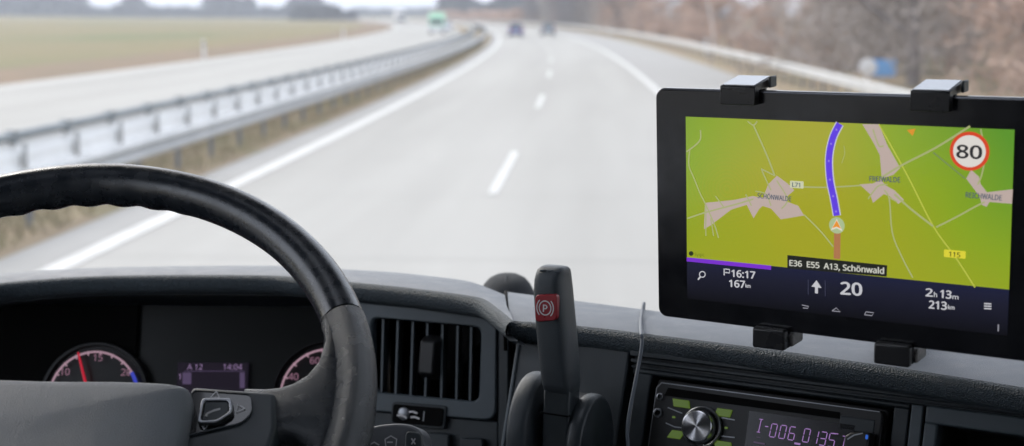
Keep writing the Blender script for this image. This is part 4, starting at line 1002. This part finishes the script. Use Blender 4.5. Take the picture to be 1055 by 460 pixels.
cr_ = N.new('ShaderNodeValToRGB'); e = cr_.color_ramp.elements; e[0].position = .08; e[0].color = lin((166, 166, 40)); e[1].position = .95; e[1].color = lin((96, 152, 48)); q = e.new(.45); q.color = lin((140, 168, 38))
Lk.new(g3, cr_.inputs[0]); Lk.new(cr_.outputs[0], b_.inputs['Emission Color']); b_.inputs['Emission Strength'].default_value = .93/EXPO
b_.inputs['Base Color'].default_value = (.008, .008, .008, 1); b_.inputs['Roughness'].default_value = .12
mb = MB(); mb.prism([(SX0, SZ1), (SX1, SZ1), (SX1, ZM), (SX0, ZM)], -.0008, -.0002); sc_map = mb.build('map_view', m, tb, matrix=tab.M)
# map drawing
ROAD = emit('map_minor_road', (178, 184, 128), .85); TOWN = emit('map_town', (190, 172, 164), .95); YEL = emit('map_yellow_road', (190, 196, 78), .9)
def poly(name, pts, m, y, parent, off=0):
    mb = MB(); P_ = [tl(*p) for p in pts]; mb.add([(p[0], y, p[1]) for p in P_], [tuple(range(len(P_)))]); return mb.build(name, m, parent)
mb = MB()
def addpoly(pts, y=-.0010):
    P_ = [tl(*p) for p in pts]; mb = MB(); mb.add([(p[0], y, p[1]) for p in P_], [tuple(range(len(P_)))]); mb.build('town_area', TOWN, sc_map)
addpoly([(727, 209), (752, 206.5), (757, 206), (776, 202), (790, 204), (788, 211), (783, 215), (777, 225), (770, 211), (754, 216), (733, 232), (726, 236)])
addpoly([(787, 203), (792, 190), (801, 181), (812, 189), (819, 196), (812, 202), (812, 208), (823, 212), (829, 222), (805, 226), (795, 215), (786, 212)])
addpoly([(889, 128), (906, 128), (915, 150), (928, 173), (921, 180), (909, 184), (907, 160), (901, 148)])
addpoly([(886, 190), (900, 189), (908, 185), (913, 191), (922, 196), (932, 206), (926, 210), (917, 202), (911, 200), (900, 209), (897, 200)])
addpoly([(996, 184), (1001, 175), (1009, 182), (1011, 190), (1018, 199), (1010, 203), (1005, 196)])
addpoly([(1010, 203), (1018, 198), (1044, 195), (1043, 210), (1020, 208), (1017, 213), (1012, 211)])
mb = MB()
def road(pts, wd=.0009, y=-.0012, k=4): ribbon(mb, smooth_path([tl(*p) for p in pts], k) if k else [tl(*p) for p in pts], wd, y)
mb.use(ROAD)
for r_, wd in (([(722.5, 134), (722.5, 143), (718, 149), (708, 156.5)], .0010), ([(711.5, 154), (710.5, 170), (716, 184), (722, 199), (728, 211), (737, 232), (741, 245)], .0009), ([(771, 125), (777, 129), (781, 125)], .0009), ([(777, 129), (790, 158), (799, 181)], .0011),
              ([(799, 181), (787, 175), (786, 176), (795, 196)], .0009), ([(709, 225), (727, 219), (757, 211), (777, 205)], .0010), ([(738, 202), (747, 214)], .0008), ([(769, 200), (775, 212)], .0008), ([(819, 192), (850, 193), (888, 191)], .0009),
              ([(829, 221), (846, 238), (859, 254)], .0009), ([(907, 184), (930, 170), (965, 152), (1000, 130)], .0012), ([(1011, 133), (1015, 160), (1012, 180), (1008, 190)], .0009), ([(912, 196), (917, 206), (920, 240), (930, 265), (941, 286)], .0009),
              ([(922, 200), (940, 216), (962, 233)], .0013), ([(965, 234), (985, 224), (1005, 213), (1015, 208)], .0010), ([(728, 210), (728, 243)], .0008), ([(733, 225), (736, 243)], .0008), ([(795, 212), (790, 200), (779, 197)], .0008), ([(801, 186), (812, 205), (806, 215)], .0008), ([(900, 133), (906, 150), (911, 150)], .0009), ([(895, 205), (905, 192), (915, 190)], .0008), ([(916, 203), (925, 208)], .0008), ([(870, 150), (871, 158), (868, 168)], .0004)): road(r_, wd)
mb.use(YEL)
road([(906, 128), (935, 180), (962, 233), (985, 265), (1005, 296)], .0009, -.0011)
mb.use(emit('map_stream', (120, 140, 90), .9)); road([(962, 157), (978, 170), (995, 184)], .0009, -.0011)
mb.build('map_roads', None, sc_map)
VB = emit('route_violet', (98, 66, 225), .95)
mb = MB(); mb.use(emit('route_edge', (205, 205, 215), .9)); rt_ = smooth_path([tl(*p) for p in ((866, 127.5), (859, 142), (855, 162), (856, 185), (860, 205), (863, 222))], 6); ribbon(mb, rt_, .0056, -.0013)
mb.use(VB); ribbon(mb, rt_, .0042, -.0015); mb.use(emit('route_back', (176, 120, 80), .95)); ribbon(mb, [tl(863.5, 238), tl(863, 266.5)], .0044, -.0013)
mb.use(emit('route_dots', (150, 130, 235), .9))
for i in range(3, len(rt_)-2, 5): ribbon(mb, [(rt_[i][0]-.0006, rt_[i][1]), (rt_[i][0]+.0006, rt_[i][1])], .0012, -.0017)
mb.build('route_line', None, sc_map)
mb = MB(); x, z = tl(863.2, 232); mb.use(emit('cursor_ring', (178, 196, 150), .9)); mb.add([(x+.0052*math.cos(R_(a)), -.0018, z+.0054*math.sin(R_(a))) for a in range(0, 360, 15)], [tuple(range(24))])
mb.use(emit('cursor_white', (225, 222, 205), .95)); mb.add([(x, -.0020, z+.0044), (x+.0040, -.0020, z-.0036), (x, -.0020, z-.0018), (x-.0040, -.0020, z-.0036)], [(0, 1, 2, 3)])
mb.use(emit('cursor_orange', (236, 150, 50), .95)); mb.add([(x, -.0021, z+.0034), (x+.0030, -.0021, z-.0020), (x, -.0021, z-.0008), (x-.0030, -.0021, z-.0020)], [(0, 1, 2, 3)])
mb.build('position_cursor', None, sc_map)
mb = MB(); mb.use(emit('orange_mark', (226, 152, 50), .9)); P_ = [tl(*p) for p in ((935, 134), (944, 132.5), (941, 140), (938.5, 137.5))]; mb.add([(p[0], -.0014, p[1]) for p in P_], [(0, 1, 2, 3)]); mb.build('orange_marker', None, sc_map)
LABM = emit('map_labels', (78, 92, 110), .9)
def mtext(name, s, px0, px1, py0, py1, h, m, y=-.0022, bold=.00010, parent=None):
    a = tl(px0, py0); b = tl(px1, py1); x, z = (a[0]+b[0])/2, (a[1]+b[1])/2
    return text(name, s, h, m, parent or sc_map, x, z, y, rot=math.degrees(math.atan2(b[1]-a[1], b[0]-a[0])), width=(b[0]-a[0]), bold=bold)
mtext('place_name', 'SCHÖNWALDE', 782, 816.5, 201, 204.5, .0052, LABM)
mtext('place_name', 'FREIWALDE', 897, 928.5, 183.5, 184.8, .0052, LABM)
mtext('place_name', 'REICHWALDE', 996, 1033, 200, 203.3, .0052, LABM)
def plate(name, s, px, py, w2, h2, mbg, mfg, h, rot=-1.5):
    x, z = tl(px, py); mb = MB(); mb.prism(rrect(x-w2, z-h2, x+w2, z+h2, .0004), -.0020, -.0016); o = mb.build(name, mbg, tb)
    text('lettering', s, h, mfg, o, x, z, -.0023, rot=rot, bold=.00012); return o
plate('road_number', 'L71', 822, 190, .0046, .0023, emit('plate_white', (205, 208, 175), .95), LABM, .0046)
plate('road_number', '115', 984.5, 261.5, .0066, .0023, emit('plate_yellow', (222, 212, 60), .95), emit('plate_ink', (80, 90, 30), .9), .0050)
# speed sign
x, z = tl(1000, 155.5); r0 = (tl(1020.5, 155.5)[0]-tl(979.5, 155.5)[0])/2
mb = MB(); mb.use(emit('limit_red', (214, 72, 42), .95)); mb.add([(x+r0*math.cos(R_(a)), -.0024, z+r0*math.sin(R_(a))) for a in range(0, 360, 8)], [tuple(range(45))])
mb.use(emit('limit_white', (222, 218, 212), .95)); mb.add([(x+r0*.82*math.cos(R_(a)), -.0027, z+r0*.82*math.sin(R_(a))) for a in range(0, 360, 8)], [tuple(range(45))])
ls = mb.build('speed_limit_sign', None, tb); text('lettering', '80', .0126, emit('limit_ink', (50, 50, 52), .9), ls, x, z, -.0030, bold=.0004, width=.0148)
# street caption
a = tl(813, 268); b = tl(914, 281.5); rot = math.degrees(math.atan2(b[1]-a[1], b[0]-a[0]))
CAPT = emit('caption_text', (205, 205, 195), .9)
mb = MB(); mb.prism([tl(*p) for p in ((812.5, 262.5), (915, 273), (914.5, 284.5), (812.5, 276))], -.0022, -.0016); cpn = mb.build('street_caption', emit('caption_back', (34, 36, 32), .9), tb)
mtext('lettering', 'E36  E55  A13, Schönwald', 815, 912, 270, 278.3, .0062, CAPT, -.0026, .0002, cpn)
mb = MB(); x, z = tl(713, 261); mb.revolve([(.0016, -.0018), (.0016, -.0010)], 14, org=(x, 0, z)); mb.build('map_corner_mark', emit('corner_dark', (40, 50, 30), .9), sc_map)
mtext('caption', 'Sygic', 717, 727, 261.5, 262, .0036, emit('corner_text', (100, 112, 35), .9), parent=sc_map, bold=0)
# lower information bar
m, t_, b_ = newmat('info_bar'); N = t_.nodes; Lk = t_.links
tc = N.new('ShaderNodeTexCoord'); sep = N.new('ShaderNodeSeparateXYZ'); Lk.new(tc.outputs['Object'], sep.inputs[0])
rr = N.new('ShaderNodeMapRange'); rr.inputs[1].default_value = ZM; rr.inputs[2].default_value = SZB; Lk.new(sep.outputs[2], rr.inputs[0])
cr_ = N.new('ShaderNodeValToRGB'); e = cr_.color_ramp.elements; e[0].color = lin((32, 35, 62)); e[1].color = lin((14, 14, 20)); q = e.new(.35); q.color = lin((30, 31, 48)); Lk.new(rr.outputs[0], cr_.inputs[0])
Lk.new(cr_.outputs[0], b_.inputs['Emission Color']); b_.inputs['Emission Strength'].default_value = .9/EXPO; b_.inputs['Base Color'].default_value = (.008, .008, .008, 1); b_.inputs['Roughness'].default_value = .12
mb = MB(); mb.prism([(SX0, ZM-.00005), (SX1, ZM-.00005), (SX1, SZB), (SX0, SZB)], -.0008, -.0002); ib = mb.build('info_bar', m, tb, matrix=tab.M)
x1_, _ = tl(795, 274); mb = MB(); mb.prism([(SX0, ZM+.0002), (x1_, ZM+.0002), (x1_, ZM-.0026), (SX0, ZM-.0026)], -.0013, -.0009); mb.build('progress_bar', emit('progress_violet', (122, 50, 205), .95), ib)
WT = emit('bar_text', (198, 198, 204), .95); WD = emit('bar_text_dim', (150, 150, 160), .9)
def btext(s, x0, x1, y0, y1, h, m=WT, bold=.00025): return mtext('lettering', s, x0, x1, y0, y1, h, m, -.0014, bold, ib)
btext('16:17', 754.5, 778.5, 281, 283, .0078); btext('167', 752, 768, 291.3, 292.5, .0078); btext('20', 867, 888.5, 296, 297.5, .0130, bold=.0004)
btext('2', 954.5, 961.5, 300.6, 301.0, .0080); btext('h', 963, 966, 303, 303.3, .0048, bold=.0001); btext('13', 969.5, 980.5, 302, 303.2, .0080); btext('m', 982, 988, 305.3, 305.8, .0044, bold=.0001)
btext('213', 958, 976, 313, 314.6, .0080)
btext('km', 977.5, 984, 316, 316.6, .0040, bold=.0001); btext('km', 769, 774, 294, 294.4, .0040, bold=.0001)
mb = MB(); x, z = tl(864, 0)[0], 0
def icon(segs, wd=.0008, mm=None):
    for s_ in segs: ribbon(mb, [tl(*p) for p in s_], wd, -.0014)
mb.use(WT)
icon([((842, 302), (842, 291.5))], .0020); P_ = [tl(*p) for p in ((836.8, 295), (842, 288.5), (847.2, 296.5))]; mb.add([(p[0], -.00145, p[1]) for p in P_], [(0, 1, 2)])
icon([[(724.5+3*math.cos(R_(a)), 282.5+3*math.sin(R_(a))) for a in range(0, 361, 30)]], .0007); icon([((722.5, 285), (720, 288))], .0011)
icon([((747, 276.5), (747, 283.5)), ((748, 277), (752.5, 277.5), (752.5, 281), (748, 280.5))], .0008)
for yy in (312.5, 315, 317.5): icon([((1014.5, yy), (1022, yy+.4))], .0008)
mb.build('icons', None, ib)
mb = MB(); mb.use(emit('bar_lines', (60, 62, 84), .9)); icon([((833.5, 288), (833.5, 303)), ((851, 289), (851, 305))], .0005); mb.build('bar_dividers', None, ib)
mb = MB(); mb.use(WD); icon([((827, 314), (834, 315.5), (833, 317.5), (828, 317)), ((858, 320), (862.5, 317), (866.5, 321), (858, 320)), ((891.5, 324), (893, 321), (901, 322), (899, 325), (891.5, 324))], .0006)
icon([((1029.3, 334), (1029, 341))], .0008); mb.build('navigation_keys', None, ib)

# holder: back plate, arm, four hooked claws
th_ = thing('tablet_holder', 'black clamp holder with hooked claws gripping the tablet edges on the dashboard', 'tablet holder', Matrix.Translation(tab.M @ Vector((0.03, .04, -.09))))
def hp(mb, name, m=None, bevel=.0015): return mb.build(name, m or M['clamp'], th_, bevel=bevel, seg=2, matrix=tab.M)
mb = MB(); mb.box((-.075, .0095, -.065), (.075, .016, .065)); hp(mb, 'back_plate')
M['sky_sheen'] = mat('claw_sky_sheen', (.50, .51, .53), .25, metal=.5)  # pale metallic tone stands in for sky reflected on the claw tops
def claw(pxa, pxb, top, yy):
    xa, xb = tl(pxa, yy, -.008)[0], tl(pxb, yy, -.008)[0]
    if top:
        zt = bz1
        mb = MB(); prof = [(-.0085, zt-.0088), (-.0085, zt+.0030), (-.0078, zt+.0038), (.0200, zt+.0078), (.0205, zt+.0006), (-.0008, zt+.0006), (-.0008, zt-.0088)]
        mb.loft([[(x_, p[0], p[1]) for p in prof] for x_ in (xa, xb)], closed=True, capends=True); hp(mb, 'claw', bevel=.0007)
        mb = MB(); mb.box((xb+.0012, .0095, zt+.001), (xb+.0032, .0205, zt+.0085)); mb.box((xa+.004, .017, -.06), (xb-.004, .021, zt+.004)); o = hp(mb, 'claw_arm', M['darkplastic'])
        mb = MB(); mb.loft([[(x_, -.0070, zt+.0044), (x_, .0190, zt+.0081), (x_, .0190, zt+.0074), (x_, -.0070, zt+.0037)] for x_ in (xa+.0012, xb-.0012)], closed=True, capends=True); hp(mb, 'claw_top_sheen', M['sky_sheen'], bevel=0)  # thin slab added on top to carry the painted sky sheen
    else:
        zt = bz0
        mb = MB(); mb.prism([(xa, zt+.003), (xb, zt+.003), (xb, zt-.0110), (xa, zt-.0110)], -.0085, -.0010); mb.box((xa, -.0012, zt-.0110), (xb, .0190, zt-.0006)); hp(mb, 'claw')
        mb = MB(); mb.box((xb-.0005, -.0, zt-.0100), (xb+.0025, .0195, zt-.0012)); mb.box((xa+.004, .017, zt-.004), (xb-.004, .021, .06)); hp(mb, 'claw_arm', M['clamp_side'] )
claw(742, 778, True, 88); claw(938, 979, True, 92); claw(775, 808, False, 350); claw(900, 937, False, 366)
mb = MB(); mb.tube([(.0, .016, -.02), (.0, .06, -.03), (-.02, .15, -.09), (-.02, .235, -.128)], [.014, .012, .011, .016], 14); hp(mb, 'arm')
mb = MB(); mb.revolve([(.001, .0), (.028, .0), (.03, .004), (.03, .008)], 28); o = mb.build('foot', M['clamp'], th_, bevel=.001, matrix=tab.M @ Matrix.Translation((-.02, .24, -.131)) @ Matrix.Rotation(R_(-90), 4, 'X'))
